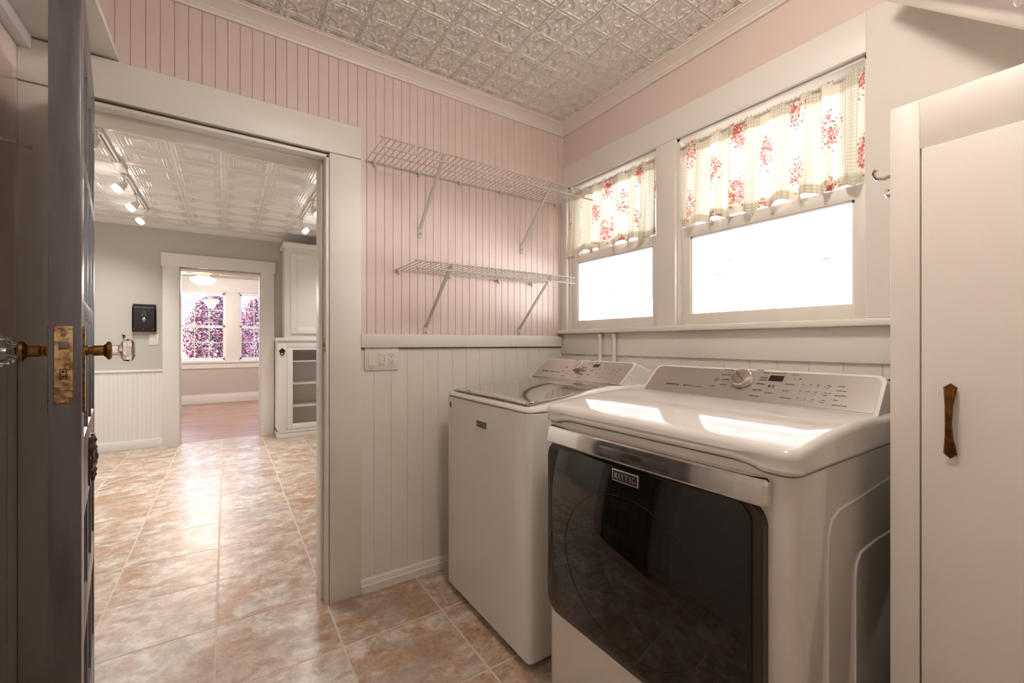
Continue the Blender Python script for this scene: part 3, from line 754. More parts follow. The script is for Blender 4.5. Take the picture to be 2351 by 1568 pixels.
# ---- slab-serif lettering for the badges
def badge_letters(txt, w, h, wt):
    """letters built of strokes with slab serifs, in a (0..w, 0..h) frame; returns polygons"""
    n = len(txt); cw = w / n; out = []
    def st(x0, y0, x1, y1, t):
        d = Vector((x1 - x0, y1 - y0)); p = Vector((-d.y, d.x)).normalized() * t / 2
        out.append([(x0 + p.x, y0 + p.y), (x0 - p.x, y0 - p.y), (x1 - p.x, y1 - p.y), (x1 + p.x, y1 + p.y)])
    for i, ch in enumerate(txt):
        a = i * cw + cw * .06; b = (i + 1) * cw - cw * .06; m = (a + b) / 2; th = wt * .42; s = cw * .15
        def serif(x, y): st(x - s, y, x + s, y, th * .8)
        y0, y1 = th * .4, h - th * .4
        if ch == 'M':
            st(a + s, y0, a + s, y1, th); st(b - s, y0, b - s, y1, wt); st(a + s, y1, m, h * .2, wt); st(m, h * .2, b - s, y1, th)
            serif(a + s, y0); serif(b - s, y0); serif(a + s * .7, y1); serif(b - s * .7, y1)
        elif ch == 'A':
            st(a + s, y0, m, y1, th); st(m, y1, b - s, y0, wt); st(a + cw * .24, h * .35, b - cw * .22, h * .35, th); serif(a + s, y0); serif(b - s, y0)
        elif ch == 'Y':
            st(m, y0, m, h * .45, wt); st(m, h * .42, a + s, y1, wt); st(m, h * .42, b - s, y1, th); serif(m, y0); serif(a + s, y1); serif(b - s, y1)
        elif ch == 'T':
            st(m, y0, m, y1, wt); st(a, y1, b, y1, th); serif(m, y0); st(a + th / 2, y1, a + th / 2, h * .68, th); st(b - th / 2, y1, b - th / 2, h * .68, th)
        elif ch == 'G':
            pts = [(m + math.cos(t) * (b - a) * .46, h / 2 + math.sin(t) * h * .46) for t in [math.radians(q) for q in range(45, 330, 24)]]
            for p, q in zip(pts, pts[1:]): st(p[0], p[1], q[0], q[1], wt * .8)
            st(b - s * .8, h * .08, b - s * .8, h * .45, wt); st(m, h * .45, b, h * .45, th)
    return out
def badge(parent, xf, yc, zc, wd, ht):
    """name badge on a front facing -X at x=xf"""
    o = MB().box(xf - .004, xf, yc - wd / 2, yc + wd / 2, zc - ht / 2, zc + ht / 2, .0012).build('badge', 'badge_silver', parent)
    MB().box(xf - .0045, xf - .003, yc - wd / 2 + ht * .09, yc + wd / 2 - ht * .09, zc - ht * .41, zc + ht * .41).build('badge_field', 'navy', o)
    mb = MB(); W_, H_ = wd * .84, ht * .56
    for poly in badge_letters('MAYTAG', W_, H_, W_ * .026):
        mb.extrude([(xf - .0044, yc + W_ / 2 - p[0], zc - H_ / 2 + p[1]) for p in poly], (-.0007, 0, 0))
    mb.build('badge_letters', 'badge_silver', o)
    return o

# ---- sloping control console shared by both machines
def console(t, y0, y1, xb, zb, xt, zt, back, rc, dryer):
    ex = Vector((0, -1, 0)); ey = Vector((xt - xb, 0, zt - zb)); H = ey.length; ey.normalize(); W_ = y1 - y0
    nrm = ex.cross(ey)
    O = Vector((xb, y1, zb))                          # lower left corner as seen from the room
    P3 = lambda u, v, d=0: O + ex * u + ey * v + nrm * d
    ol = []
    for x, y in ((0, 0), (W_, 0)): ol.append((x, y))
    r = rc
    for k in range(7): a = math.radians(90 * k / 6); ol.append((W_ - .004 - r + r * math.cos(a), H - r + r * math.sin(a)))
    for k in range(7): a = math.radians(90 + 90 * k / 6); ol.append((.004 + r + r * math.cos(a), H - r + r * math.sin(a)))
    body = MB().extrude([P3(u, v) for u, v in ol], (back - xb, 0, -.045 - (zt - zb) * .35))
    cb = body.build('console', 'enamel', t, ang=30)
    cxm = W_ / 2
    fo = [(cxm + (u - cxm) * (1 - .010 / W_ * 2), .004 + v * (1 - .012 / H)) for u, v in ol]
    fp = MB().extrude([P3(u, v, .0005) for u, v in fo], nrm * .0012).build('control_panel', 'steel', cb)
    # dial
    ku = W_ * (.497 if dryer else .477); kv = H * .60
    kb = P3(ku, kv, .0015)
    kn = MB().lathe([(.033, .002), (.0335, .019), (.0315, .0215), (.0300, .0218)], kb, nrm, 40).build('dial', 'chrome', fp)
    MB().lathe([(.0285, .0212), (.0285, .0224), (.0275, .0228)], kb, nrm, 40).build('dial_face', 'knob_face', kn)
    if dryer:
        pass
    # display
    du, dv = W_ * (.632 if dryer else .645), H * .74
    MB().extrude([P3(du - .02, dv - .011, .0017), P3(du + .02, dv - .011, .0017), P3(du + .02, dv + .011, .0017), P3(du - .02, dv + .011, .0017)], nrm * .0008).build('display', 'lcd', fp)
    items = []
    def tx(st, u, v, sz, al='CENTER', bold=0.0): items.append((st, sz, frame(P3(u, v, .0019), ex, ey), al, bold))
    b0 = .092 if dryer else .058
    tx('BRAVOS XL', b0, H * .30, .0105, 'LEFT', .0004); tx('MCT', b0 + .070, H * .30, .009, 'LEFT', .0003); tx('Maximum Care Technology', b0 + .09, H * .295, .0048, 'LEFT')
    pu = ku - .087
    tx('power', pu - .002, H * .36, .0055)
    if dryer:
        for s_, dv_ in (('PowerDry', .93), ('heavy duty', .76), ('bedding', .6), ('normal', .43)): tx(s_, ku - .044, H * dv_, .0075, 'RIGHT', .0001)
        for s_, a, dv_ in (('towels', .030, .97), ('denim', .052, .9), ('wrinkle', .05, .74), ('control', .05, .67), ('delicates', .046, .55), ('rapid dry', .044, .36), ('timed dry', .042, .17)): tx(s_, ku + a, H * dv_, .0075, 'LEFT', .0001)
    else:
        for s_, dv_ in (('PowerWash', .97), ('whites', .82), ('normal', .62), ('bulky', .40), ('sheets', .28), ('clean washer', .12)): tx(s_, ku - .043, H * dv_, .0058, 'RIGHT')
        for s_, dv_ in (('cold wash', .97), ('wrinkle control', .84), ('delicates', .62), ('rapid wash', .48), ('rinse & spin', .28), ('drain & spin', .14)): tx(s_, ku + .043, H * dv_, .0058, 'LEFT')
    tx('estimated time left', du, H * .90, .0055); tx('start/pause', du - .004, H * .30, .0055)
    k9 = .56 if dryer else .5; z9 = .74 if dryer else .62; gu = du + .049
    tx('adjust time', gu - .010, H * .88, .0055 * z9, 'LEFT'); tx('-   +', gu, H * .76, .011, 'LEFT', .0003)
    lab = (('temperature', ('low', 'med', 'high')), ('dry level', ('less', 'normal', 'more')), ('wrinkle prevent', ('off', 'on', 'max'))) if dryer else (('soil level', ('light', 'med', 'heavy')), ('spin speed', ('low', 'med', 'high')), ('rinse', ('cold', 'warm', 'hot')))
    for q, (nm, opts) in enumerate(lab):
        v = H * (.60 - .2 * q); tx(nm, gu - .018, v, .0066 * z9, 'LEFT', .0001)
        for k_, op in enumerate(opts): tx(op, gu + (.052 + .034 * k_) * k9, v + .004, .0058 * z9); tx('-', gu + (.052 + .034 * k_) * k9, v - .004, .008 * z9, 'CENTER', .0003)
        for k_ in range(2): tx('-', gu + (.069 + .034 * k_) * k9, v - .002, .008 * z9, 'CENTER', .0003)
    for q, s_ in enumerate((('energy', 'saver'), ('damp dry', 'signal'), ('audio', 'level')) if dryer else (('deep', 'clean'), ('extra', 'rinse'), ('auto', 'soak'))):
        v = H * (.60 - .2 * q); tx('-', gu + .147 * k9, v, .008, 'LEFT', .0004); tx(s_[0], gu + .156 * k9, v + .004, .0062 * z9, 'LEFT'); tx(s_[1], gu + .156 * k9, v - .004, .0062 * z9, 'LEFT')
    for q, s_ in enumerate(('sensing', 'check vent', 'good airflow', 'done', 'check lint screen') if dryer else ('sensing', 'filling', 'wash', 'rinse', 'spin', 'lid locked')):
        v = H * (.64 - .125 * q); tx('-  ' + s_, gu + .198 * k9, v, .0068 * z9, 'LEFT', .0001)
    mb = text_mb(items)
    # power and start symbols
    pc = P3(pu, H * .58, .002)
    mb.tube([pc + ex * .0065 * math.cos(t) + ey * .0065 * math.sin(t) for t in [math.radians(120 + 30 * q) for q in range(11)]], .0008, 5)
    mb.tube([pc + ey * .002, pc + ey * .009], .0008, 5)
    sc_ = P3(du - .004, H * .50, .002)
    mb.extrude([sc_ + ex * -.009 + ey * -.006, sc_ + ex * -.001, sc_ + ex * -.009 + ey * .006], nrm * .0004)
    for a in (.002, .006): mb.extrude([sc_ + ex * a + ey * -.006, sc_ + ex * (a + .0018) + ey * -.006, sc_ + ex * (a + .0018) + ey * .006, sc_ + ex * a + ey * .006], nrm * .0004)
    mb.build('control_print', 'print', fp)
    if dryer:                                         # pointer line on the dial
        a = Vector(kb) + nrm * .0229; dvec = (ex * .7 + ey * -.7).normalized() * .026; pv = (ex * .7 + ey * .7).normalized() * .0011
        MB().extrude([a - dvec - pv, a + dvec - pv, a + dvec + pv, a - dvec + pv], nrm * .0003).build('dial_pointer', 'copper', kn)
    return cb

# ---- washer
def ease(x): x = max(0, min(1, x)); return x * x * (3 - 2 * x)
WX0, WX1, WY0, WY1 = .903, 1.66, 1.238, 1.921
wa = thing('washing_machine', 'white top-loading washing machine with a glass lid in the corner', 'washing machine', (1.25, 1.58, 0))
MB().slab(WX0, WX1, WY0, WY1, .022, [(.004, .035), (0, .04), (0, .939), (.004, .941)], bottom=True).build('cabinet', 'enamel', wa)
MB().box(WX0 + .03, WX1 - .02, WY0 + .02, WY1 - .02, .018, .036).build('base', 'enamel', wa)
for xx in (WX0 + .06, WX1 - .06):
    for yy in (WY0 + .06, WY1 - .06): MB().lathe([(.02, 0), (.02, .008), (.008, .01), (.008, .022)], (xx, yy, 0), (0, 0, 1), 12).build('foot', 'cord_black', wa)
zd = lambda x, y: .964 + .052 * ease((x - WX0 - .01) / .47)
MB().slab(WX0 - .001, WX1, WY0 - .001, WY1 + .001, .03, [(.004, .9445), (0, .947), (0, lambda x, y: zd(x, y) - .016), (.003, lambda x, y: zd(x, y) - .008), (.009, lambda x, y: zd(x, y) - .002), (.018, zd)]).build('top_deck', 'enamel', wa)
MB().slab(WX0 + .001, WX1, WY0 + .001, WY1 - .001, .022, [(.008, .938), (.008, .9475)], cap=False).build('deck_seam', 'enamel', wa)
zl = lambda x, y: .9835 + .036 * ease((x - .93) / .46) - .004 * ((y - 1.58) / .31) ** 2
lid = MB().slab(.924, 1.405, 1.276, 1.884, .03, [(.004, lambda x, y: min(zd(x, y), zl(x, y) - .008)), (0, lambda x, y: zl(x, y) - .004), (.003, zl)], side=14).build('lid', 'lid_glass', wa)
MB().slab(.918, .957, 1.27, 1.89, .012, [(.004, lambda x, y: zl(x, y) - .012), (0, lambda x, y: zl(x, y) - .008), (0, lambda x, y: zl(x, y) - .003), (.004, lambda x, y: zl(x, y) + .001)], bottom=True).build('lid_handle_strip', 'chrome', lid)
console(wa, 1.262, 1.905, 1.408, 1.019, 1.524, 1.111, 1.655, .022, False)
badge(wa, WX0, 1.577, .853, .086, .03)
# small round magnet sticker
sk = thing('sticker', 'small red, white and blue sticker on the washer front', 'sticker', (WX0, 1.878, .9))
MB().lathe([(.016, 0), (.016, .0012)], (WX0, 1.876, .905), (-1, 0, 0), 20).xf(Matrix.Translation((0, 1.876, .905)) @ Matrix.Diagonal((1, .75, 1.3, 1)) @ Matrix.Translation((0, -1.876, -.905))).build('backing', 'sticker_w', sk)
MB().prism([(1.869, .902), (1.884, .899), (1.887, .910), (1.879, .918), (1.872, .912)], 'x', WX0 - .0018, WX0 - .001).build('red_patch', 'sticker_r', sk)
MB().prism([(1.872, .889), (1.883, .889), (1.886, .899), (1.870, .901)], 'x', WX0 - .0018, WX0 - .001).build('blue_patch', 'sticker_b', sk)

# ---- dryer
DX0, DX1, DY0, DY1 = .882, 1.64, .366, 1.104
dr = thing('clothes_dryer', 'white front-loading clothes dryer with a dark glass door', 'clothes dryer', (1.25, .735, 0))
def zs(x, y):                                        # seam between lid and body: drops at the front corners
    if x > DX0 + .06: return .946
    e = min(y - DY0, DY1 - y); return .946 + .012 * ease((e - .05) / .05)
MB().slab(DX0, DX1, DY0, DY1, .03, [(.004, .03), (0, .036), (0, lambda x, y: zs(x, y) - .003), (.003, lambda x, y: zs(x, y) - .001)], side=24, bottom=True).build('cabinet', 'enamel', dr)
for xx in (DX0 + .07, DX1 - .07):
    for yy in (DY0 + .07, DY1 - .07): MB().lathe([(.02, 0), (.02, .01), (.009, .012), (.009, .034)], (xx, yy, 0), (0, 0, 1), 12).build('foot', 'cord_black', dr)
zt_ = lambda x, y: 1.027 - ((.20 if x < 1.257 else .9) * (1.257 - x) ** 2 if x < 1.35 else .0078) - .002 * ((y - .735) / .37) ** 4
MB().slab(DX0 - .012, DX1, DY0 - .008, DY1 + .008, .034, [(.006, lambda x, y: zs(x, y) + .002), (.001, lambda x, y: zs(x, y) + .005), (0, lambda x, y: zs(x, y) + .012), (.003, lambda x, y: zs(x, y) + .020), (0, lambda x, y: zt_(x, y) - .018), (.001, lambda x, y: zt_(x, y) - .010), (.004, lambda x, y: zt_(x, y) - .004), (.009, lambda x, y: zt_(x, y) - .001), (.014, zt_)], side=24, arc=8).build('top_deck', 'enamel', dr, ang=60)
MB().slab(DX0 - .002, DX1, DY0 + .0, DY1 - .0, .03, [(.010, lambda x, y: zs(x, y) - .004), (.010, lambda x, y: zs(x, y) + .005)], side=24, cap=False).build('deck_seam', 'enamel', dr)
console(dr, .373, 1.098, 1.345, 1.018, 1.44, 1.113, 1.6, .024, True)
# door: raised surround, dark glass slab, chrome handle strip on top
door = MB()
outline = rrect(.414, 1.078, .352, .889, .05, 1, 8)
ins = rrect(.420, 1.072, .358, .886, .046, 1, 8)
def front_slab(mb, rings):
    n = len(rings[0][1]); vs = []
    for x, r in rings: vs += [(x, p[0], p[1]) for p in r]
    fs = []
    for i in range(len(rings) - 1): fs += [(i * n + k, (i + 1) * n + k, (i + 1) * n + (k + 1) % n, i * n + (k + 1) % n) for k in range(n)]
    fs.append(tuple(range((len(rings) - 1) * n, len(rings) * n))[::-1])
    return mb.add(vs, fs)
frd = front_slab(door, [(DX0, outline), (.862, outline), (.858, ins)]).build('door', 'black_frame', dr)
g1 = rrect(.432, 1.066, .370, .884, .04, 1, 8); g2 = rrect(.435, 1.063, .373, .882, .038, 1, 8)
front_slab(MB(), [(.858, g1), (.8545, g1), (.853, g2)]).build('door_glass', 'black_glass', frd)
rg = [(.8527, .747 + .235 * math.cos(2 * PI * k / 60), .60 + .20 * math.sin(2 * PI * k / 60)) for k in range(60)]
MB().tube(rg, .0009, 4, closed=True).build('glass_rim_line', 'black_frame', frd)
cp = [(DX0, .9375), (.868, .9375), (.861, .9355), (.857, .931), (.8555, .925), (.851, .896), (.8505, .889), (.853, .885), (.858, .8835), (DX0, .8835)]
strip = MB().prism(cp, 'y', .412, 1.066)
st_ = strip.build('door_handle_strip', 'chrome', frd, ang=25)
for ye, s_ in ((.412, -1), (1.066, 1)):
    capm = MB(); n = len(cp)
    vs = [(x, ye, z) for x, z in cp] + [(.868 + (x - .868) * .55, ye + s_ * .007, .909 + (z - .909) * .82) for x, z in cp]
    capm.add(vs, [(i, (i + 1) % n, n + (i + 1) % n, n + i) for i in range(n)] + [tuple(range(n, 2 * n))])
    capm.build('strip_end', 'chrome', st_)
badge(frd, .853, .748, .853, .086, .031)
# pressed relief lines on the right side
def relief(pts): return MB().tube([(x, DY0, z) for x, z in pts], .0035, 8).build('side_relief', 'enamel', dr)
relief([(1.476, 0.861), (1.164, 0.847), (1.08, 0.844), (1.042, 0.831), (1.027, 0.804), (1.023, 0.742), (1.023, 0.08)])
relief([(1.469, 0.718), (1.301, 0.724), (1.203, 0.721), (1.177, 0.701), (1.17, 0.67), (1.17, 0.08)])
# things behind the dryer
ot = thing('power_plug', 'black power plug and cord behind the dryer console', 'plug', (1.74, .41, .9))
MB().box(1.735, 1.765, .36, .43, 1.0, 1.06, .008).build('plug_body', 'cord_black', ot)
MB().tube([(1.745, .40, 1.055), (1.735, .42, 1.085), (1.725, .45, 1.08), (1.73, .47, 1.03), (1.745, .47, .9)], .008, 8).build('cord', 'cord_black', ot)
MB().box(1.755, 1.799, .335, .45, .97, 1.075, .004).build('outlet_box', 'copper', ot)

# ---- tall white cupboard at the right
cb_ = thing('tall_cupboard', 'tall white painted cupboard with a bronze pull beside the dryer', 'cupboard', (1.5, 0, 0))
CX = 1.2; CY0, CY1, CZ = -.5, .3077, 1.699
MB().box(CX + .002, XR - .024, CY0, CY1 - .001, .0, CZ - .001, .002).build('carcass', 'cream', cb_)
MB().box(CX - .018, CX + .002, CY1 - .047, CY1, 0, CZ, .0012).build('face_stile', 'cream', cb_); MB().box(CX - .018, CX + .002, CY0, CY0 + .05, 0, CZ, .002).build('face_stile', 'cream', cb_)
MB().box(CX - .018, CX + .002, CY0 + .05, CY1 - .047, 1.598, CZ, .0006).build('top_rail', 'cream', cb_)
MB().box(CX - .018, CX + .002, CY0 + .05, CY1 - .048, 0, .09, .002).build('bottom_rail', 'cream', cb_)
cd = MB().box(CX - .022, CX, CY0 + .052, CY1 - .050, .093, 1.5965, .002).build('door', 'cream', cb_)
hy, hz = .2145, 1.047
hb = [(hy - .010, hz + .066), (hy, hz + .074), (hy + .010, hz + .066), (hy + .006, hz + .03), (hy + .0052, hz), (hy + .006, hz - .03), (hy + .010, hz - .064), (hy, hz - .073), (hy - .010, hz - .064), (hy - .006, hz - .03), (hy - .0052, hz), (hy - .006, hz + .03)]
hp = MB(); n = len(hb)
bow = lambda z: CX - .024 - .018 * max(0, 1 - ((z - hz) / .072) ** 2)
vs = [(bow(z), y, z) for y, z in hb] + [(bow(z) - .004, hy + (y - hy) * .72, z) for y, z in hb]
quads = [(0, 1, 2), (0, 2, 3, 11), (11, 3, 4, 10), (10, 4, 5, 9), (9, 5, 6, 8), (8, 6, 7)]
hp.add(vs, quads + [tuple(i + n for i in q)[::-1] for q in quads] + [(i, i + n, (i + 1) % n + n, (i + 1) % n) for i in range(n)])
hp.build('pull_handle', 'bronze', cd, ang=25)
# coat hook on the hidden side of the cupboard
hk = thing('coat_hook', 'chrome double coat hook on the side of the tall cupboard', 'hook', (1.235, CY1, 1.54))
MB().box(1.206, 1.222, CY1 - .001, CY1 + .004, 1.50, 1.60, .0015).build('hook_plate', 'chrome', hk)
MB().tube([(1.214, CY1 + .003, 1.568), (1.214, CY1 + .018, 1.564), (1.214, CY1 + .032, 1.568), (1.214, CY1 + .037, 1.580), (1.214, CY1 + .033, 1.588)], [.004, .004, .0042, .0045, .005], 10).build('upper_prong', 'chrome', hk)
MB().tube([(1.214, CY1 + .003, 1.528), (1.214, CY1 + .012, 1.522), (1.214, CY1 + .015, 1.53), (1.214, CY1 + .012, 1.538)], [.004, .004, .0045, .005], 10).build('lower_prong', 'chrome', hk)
# ---- metal flue pipe above
fp_ = thing('flue_pipe', 'shiny aluminium flue pipe rising from the tall cupboard to the wall', 'pipe', (1.45, -.05, 1.7))
S1, S2 = Vector((1.554199, .16181, 1.93340)), Vector((1.27424 * 1.35, .349544 * 1.35, 1.2 + .803882 * 1.35))
S1 = Vector((1.554199, .16181, 1.2 + .733401))
dv_ = (S2 - S1).normalized(); eye = Vector((0, 0, 1.2)); nup = dv_.cross((S1 - eye).normalized()); nup = nup if nup.z > 0 else -nup; nup.normalize()
RP = .055; A_ = S1 + nup * RP; B_ = S2 + nup * RP
q0 = A_ - dv_ * ((A_.z - 1.765) / dv_.z); q1 = B_ + dv_ * ((XR - .12 - B_.x) / dv_.x)
MB().tube([q0, q1], RP, 40).build('pipe', 'alu', fp_)
MB().lathe([(RP + .002, 0), (RP + .006, .004), (RP + .006, .012), (RP + .002, .016)], q0 + dv_ * .16, dv_, 40).build('joint_bead', 'alu', fp_)
MB().lathe([(RP + .025, 0), (RP + .025, .003), (RP + .004, .012)], (q0.x, q0.y, CZ), (0, 0, 1), 32).build('collar', 'alu', fp_)
# embossed round maker's mark: an H in a circle
mid = Vector((1.5363834, .17375539, .78855975)).normalized()
def on_pipe(u_, v_, lift=.0006):                    # u along the pipe, v round it
    c0 = A_ + dv_ * (.012 + u_); base = (eye - c0); base = (base - dv_ * base.dot(dv_)).normalized(); sd = dv_.cross(base)
    if sd.z < 0: sd = -sd
    a = v_ / RP; return c0 + (base * math.cos(a) + sd * math.sin(a)) * (RP + lift)
mk = MB().tube([on_pipe(.014 * math.cos(t), -.004 + .014 * math.sin(t)) for t in [2 * PI * q / 32 for q in range(32)]], .0009, 5, closed=True)
for pts in (((-.005, -.012), (-.005, .004)), ((.005, -.012), (.005, .004)), ((-.005, -.004), (.005, -.004))):
    mk.tube([on_pipe(*pts[0]), on_pipe(*pts[1])], .0011, 5)
mk.build('embossed_mark', 'alu', fp_)
# ---- light of the laundry's own ceiling lamp, above the picture (it throws the flue pipe's shadow on the white board)
la = bpy.data.lights.new('ceiling_lamp_offscreen', 'POINT'); la.energy = 6; la.color = (1, .93, .86); la.shadow_soft_size = .12
lo = bpy.data.objects.new('ceiling_lamp_offscreen', la); COL.objects.link(lo); lo.location = (.62, .4, ZC - .12)

# ================================================================== KITCHEN THINGS
def spot(loc, target, e, size=2.7, col=(1, .975, .95)):
    l_ = bpy.data.lights.new('track_spot', 'SPOT'); l_.energy = e; l_.spot_size = size; l_.spot_blend = 1; l_.color = col; l_.shadow_soft_size = .04
    o = bpy.data.objects.new('track_spot', l_); COL.objects.link(o); o.location = loc
    o.rotation_euler = (Vector(target) - Vector(loc)).to_track_quat('-Z', 'Y').to_euler()
ZT = ZC - .006
def track(name, label, x, segs, heads):
    t = thing(name, label, 'track light', (x, segs[0][0], ZT), 'kitchen track lights')
    for a, b in segs:
        s = MB().box(x - .018, x + .018, a, b, ZT - .022, ZT, .002).build('rail', 'track_white', t)
        MB().box(x - .006, x + .006, a + .01, b - .01, ZT - .0226, ZT - .02).build('slot', 'track_slot', s)
    for k in range(len(segs) - 1):
        MB().box(x - .03, x + .03, segs[k][1] - .01, segs[k + 1][0] + .01, ZT - .026, ZT, .003).build('connector', 'track_white', t)
    for yy, side in heads:
        h = MB().box(x - .02, x + .02, yy - .04, yy + .04, ZT - .04, ZT - .02, .003).join(MB().tube([(x, yy, ZT - .03), (x, yy, ZT - .10)], .007, 8)).build('head', 'track_white', t)
        p = Vector((x, yy, ZT - .10)); d = Vector((side * .62, -.2, -.72)).normalized()
        MB().lathe([(.012, -.02), (.024, 0), (.034, .045), (.036, .05)], p, d, 20).build('shade', 'track_white', h)
        MB().lathe([(.034, .048), (.036, .075), (.030, .082), (.004, .083)], p, d, 20).build('lamp', 'lamp_emit', h)
        spot(p + d * .12, p + d * 2 + Vector((0, 0, -1.5)), TRACK_E)
TRACK_E = 12
track('track_light', 'long white ceiling track with four spot heads at the kitchen side', -.685, ((3.1, 4.33), (4.56, 5.78)), ((3.72, -1), (4.62, -1), (5.2, -1), (5.72, -1)))
track('track_light', 'shorter white ceiling track with two spot heads over the built-in cupboard', .69, ((3.2, 5.25),), ((4.45, 1), (5.2, 1)))

# ---- built-in cupboard
kc_ = thing('built_in_cupboard', 'white built-in kitchen cupboard with a glass lower door and raised top', 'cupboard', (1.1, 6.1, 0))
FY = 6.05; X0c, X1c = .531, 1.78
MB().box(X0c, X0c + .02, FY, 6.378, .07, 1.225).join(MB().box(X1c - .02, X1c, FY, 6.378, .07, 1.225)).join(MB().box(X0c, X1c, 6.362, 6.378, .07, 1.225)).join(MB().box(X0c, X1c, FY, 6.37, .07, .10)).build('carcass', 'shelf_inside', kc_)
MB().box(X0c - .004, X1c, FY - .012, 6.378, 0, .075, .003).build('plinth', 'kit_white', kc_)
MB().box(X0c, X0c + .105, FY - .018, FY, .07, 1.225, .002).build('face_stile', 'kit_white', kc_)
MB().box(X0c + .105, X1c, FY - .018, FY, 1.142, 1.225, .002).build('face_rail', 'kit_white', kc_)
MB().box(X0c + .105, X1c, FY - .018, FY, .07, .104, .002).build('face_rail', 'kit_white', kc_)
MB().box(1.24, 1.33, FY - .018, FY, .1, 1.145, .002).build('face_stile', 'kit_white', kc_)
def glass_door(xa, xb):
    d = MB().box(xa, xa + .064, FY - .022, FY - .002, .107, 1.139, .002).build('glazed_door', 'kit_white', kc_)
    MB().box(xb - .064, xb, FY - .022, FY - .002, .107, 1.139, .002).build('door_stile', 'kit_white', d)
    MB().box(xa + .06, xb - .06, FY - .022, FY - .002, 1.108, 1.139, .002).build('door_rail', 'kit_white', d)
    MB().box(xa + .06, xb - .06, FY - .022, FY - .002, .107, .176, .002).build('door_rail', 'kit_white', d)
    MB().box(xa + .062, xb - .062, FY - .013, FY - .010, .174, 1.11).build('pane', 'window_pane', d)
    for z in (.3, 1.0): MB().lathe([(.005, 0), (.005, .06)], (xa - .002, FY - .022, z), (0, 0, 1), 8).build('hinge', 'track_white', d)
glass_door(.638, 1.238); glass_door(1.332, 1.77)
for z in (.398, .685, .972):
    MB().box(X0c + .02, X1c - .02, FY + .012, 6.365, z - .018, z, .002).build('shelf', 'kit_white', kc_)
    if z < .9: MB().box(X0c + .02, X1c - .02, FY + .012, 6.36, z, z + .003).build('shelf_liner', 'mesh_shelf', kc_)
MB().box(X0c - .02, X1c, FY - .04, 6.378, 1.224, 1.264, .004).build('counter_top', 'kit_white', kc_)
UX, UY = .613, 6.03
MB().box(UX, 1.78, UY + .002, 6.378, 1.264, 2.44, .002).build('upper_body', 'kit_white', kc_)
MB().prism([(UY - .03, 2.44), (UY - .03, 2.462), (UY, 2.462), (6.378, 2.462), (6.378, 2.41), (UY - .002, 2.41)], 'x', UX - .02, 1.78).build('upper_cornice', 'kit_white', kc_)
ud = MB().box(.68, 1.22, UY - .016, UY + .002, 1.318, 2.325, .002).build('upper_door', 'kit_white', kc_)
for a, b, c, d in ((.68, .75, 1.318, 2.325), (1.15, 1.22, 1.318, 2.325), (.75, 1.15, 1.318, 1.395), (.75, 1.15, 2.25, 2.325)):
    MB().box(a, b, UY - .024, UY - .014, c, d, .002).build('door_frame', 'kit_white', ud)
for z in (1.45, 2.18): MB().lathe([(.006, 0), (.006, .07)], (.676, UY - .016, z), (0, 0, 1), 8).build('hinge', 'track_white', ud)
# ---- bottle opener on the cupboard stile
bo = thing('bottle_opener', 'black cast iron bottle opener screwed to the white cupboard', 'bottle opener', (.583, FY - .018, 1.08))
MB().prism([(.583 + .038 * math.cos(a) * (1 if q % 2 else .78), 1.098 + .026 * math.sin(a) * (1 if q % 2 else .8)) for q, a in [(q, 2 * PI * q / 16) for q in range(16)]], 'y', FY - .026, FY - .018).build('plate', 'iron', bo)
MB().tube([(.583 + .02 * math.cos(a), FY - .034, 1.07 + .024 * math.sin(a)) for a in [math.radians(160 + 22 * q) for q in range(11)]], .006, 8).build('opener_loop', 'iron', bo)
MB().lathe([(.008, 0), (.007, .012), (.003, .016)], (.583, FY - .024, 1.125), (0, -1, .3), 10).build('top_lug', 'iron', bo)
# ---- wall things of the kitchen
YK = 6.38
ms = thing('letter_holder', 'black letter holder with a silver ornament and three brass hooks', 'letter holder', (-.77, YK, 1.32))
MB().box(-.874, -.67, YK - .012, YK - .001, 1.325, 1.64, .002).build('back_board', 'chalk', ms)
MB().box(-.874, -.67, YK - .05, YK - .038, 1.335, 1.612, .002).join(MB().box(-.874, -.864, YK - .05, YK - .01, 1.335, 1.612)).join(MB().box(-.68, -.67, YK - .05, YK - .01, 1.335, 1.612)).join(MB().box(-.874, -.67, YK - .05, YK - .01, 1.325, 1.34)).build('pocket', 'chalk', ms)
MB().box(-.868, -.676, YK - .0512, YK - .05, 1.597, 1.602).build('stitch_line', 'silver', ms)
om = MB(); yo = YK - .053
om.tube([(-.772 + .012 * math.cos(a), yo, 1.545 + .014 * math.sin(a)) for a in [2 * PI * q / 14 for q in range(14)]], .0025, 6, closed=True)
for s_ in (-1, 1): om.tube([(-.772 + s_ * .016, yo, 1.53), (-.772 + s_ * .012, yo, 1.505), (-.772 + s_ * .004, yo, 1.48)], .0025, 6)
om.lathe([(.017, 0), (.017, .003), (.010, .006), (.004, .007)], (-.772, yo + .003, 1.465), (0, -1, 0), 16)
om.tube([(-.772 + .01 * math.cos(a), yo, 1.437 + .008 * math.sin(a)) for a in [2 * PI * q / 12 for q in range(12)]], .0025, 6, closed=True)
om.build('silver_ornament', 'silver', ms)
for xx in (-.858, -.772, -.687):
    MB().tube([(xx, YK - .05, 1.365), (xx, YK - .06, 1.352), (xx, YK - .072, 1.345), (xx, YK - .076, 1.355)], [.004, .004, .004, .006], 8).join(MB().lathe([(.009, 0), (.008, .003)], (xx, YK - .05, 1.362), (0, -1, 0), 10)).build('brass_hook', 'brass_old', ms)
kh = thing('key_hook', 'small dark key hook on the grey wall left of the letter holder', 'hook', (-.95, YK, 1.27))
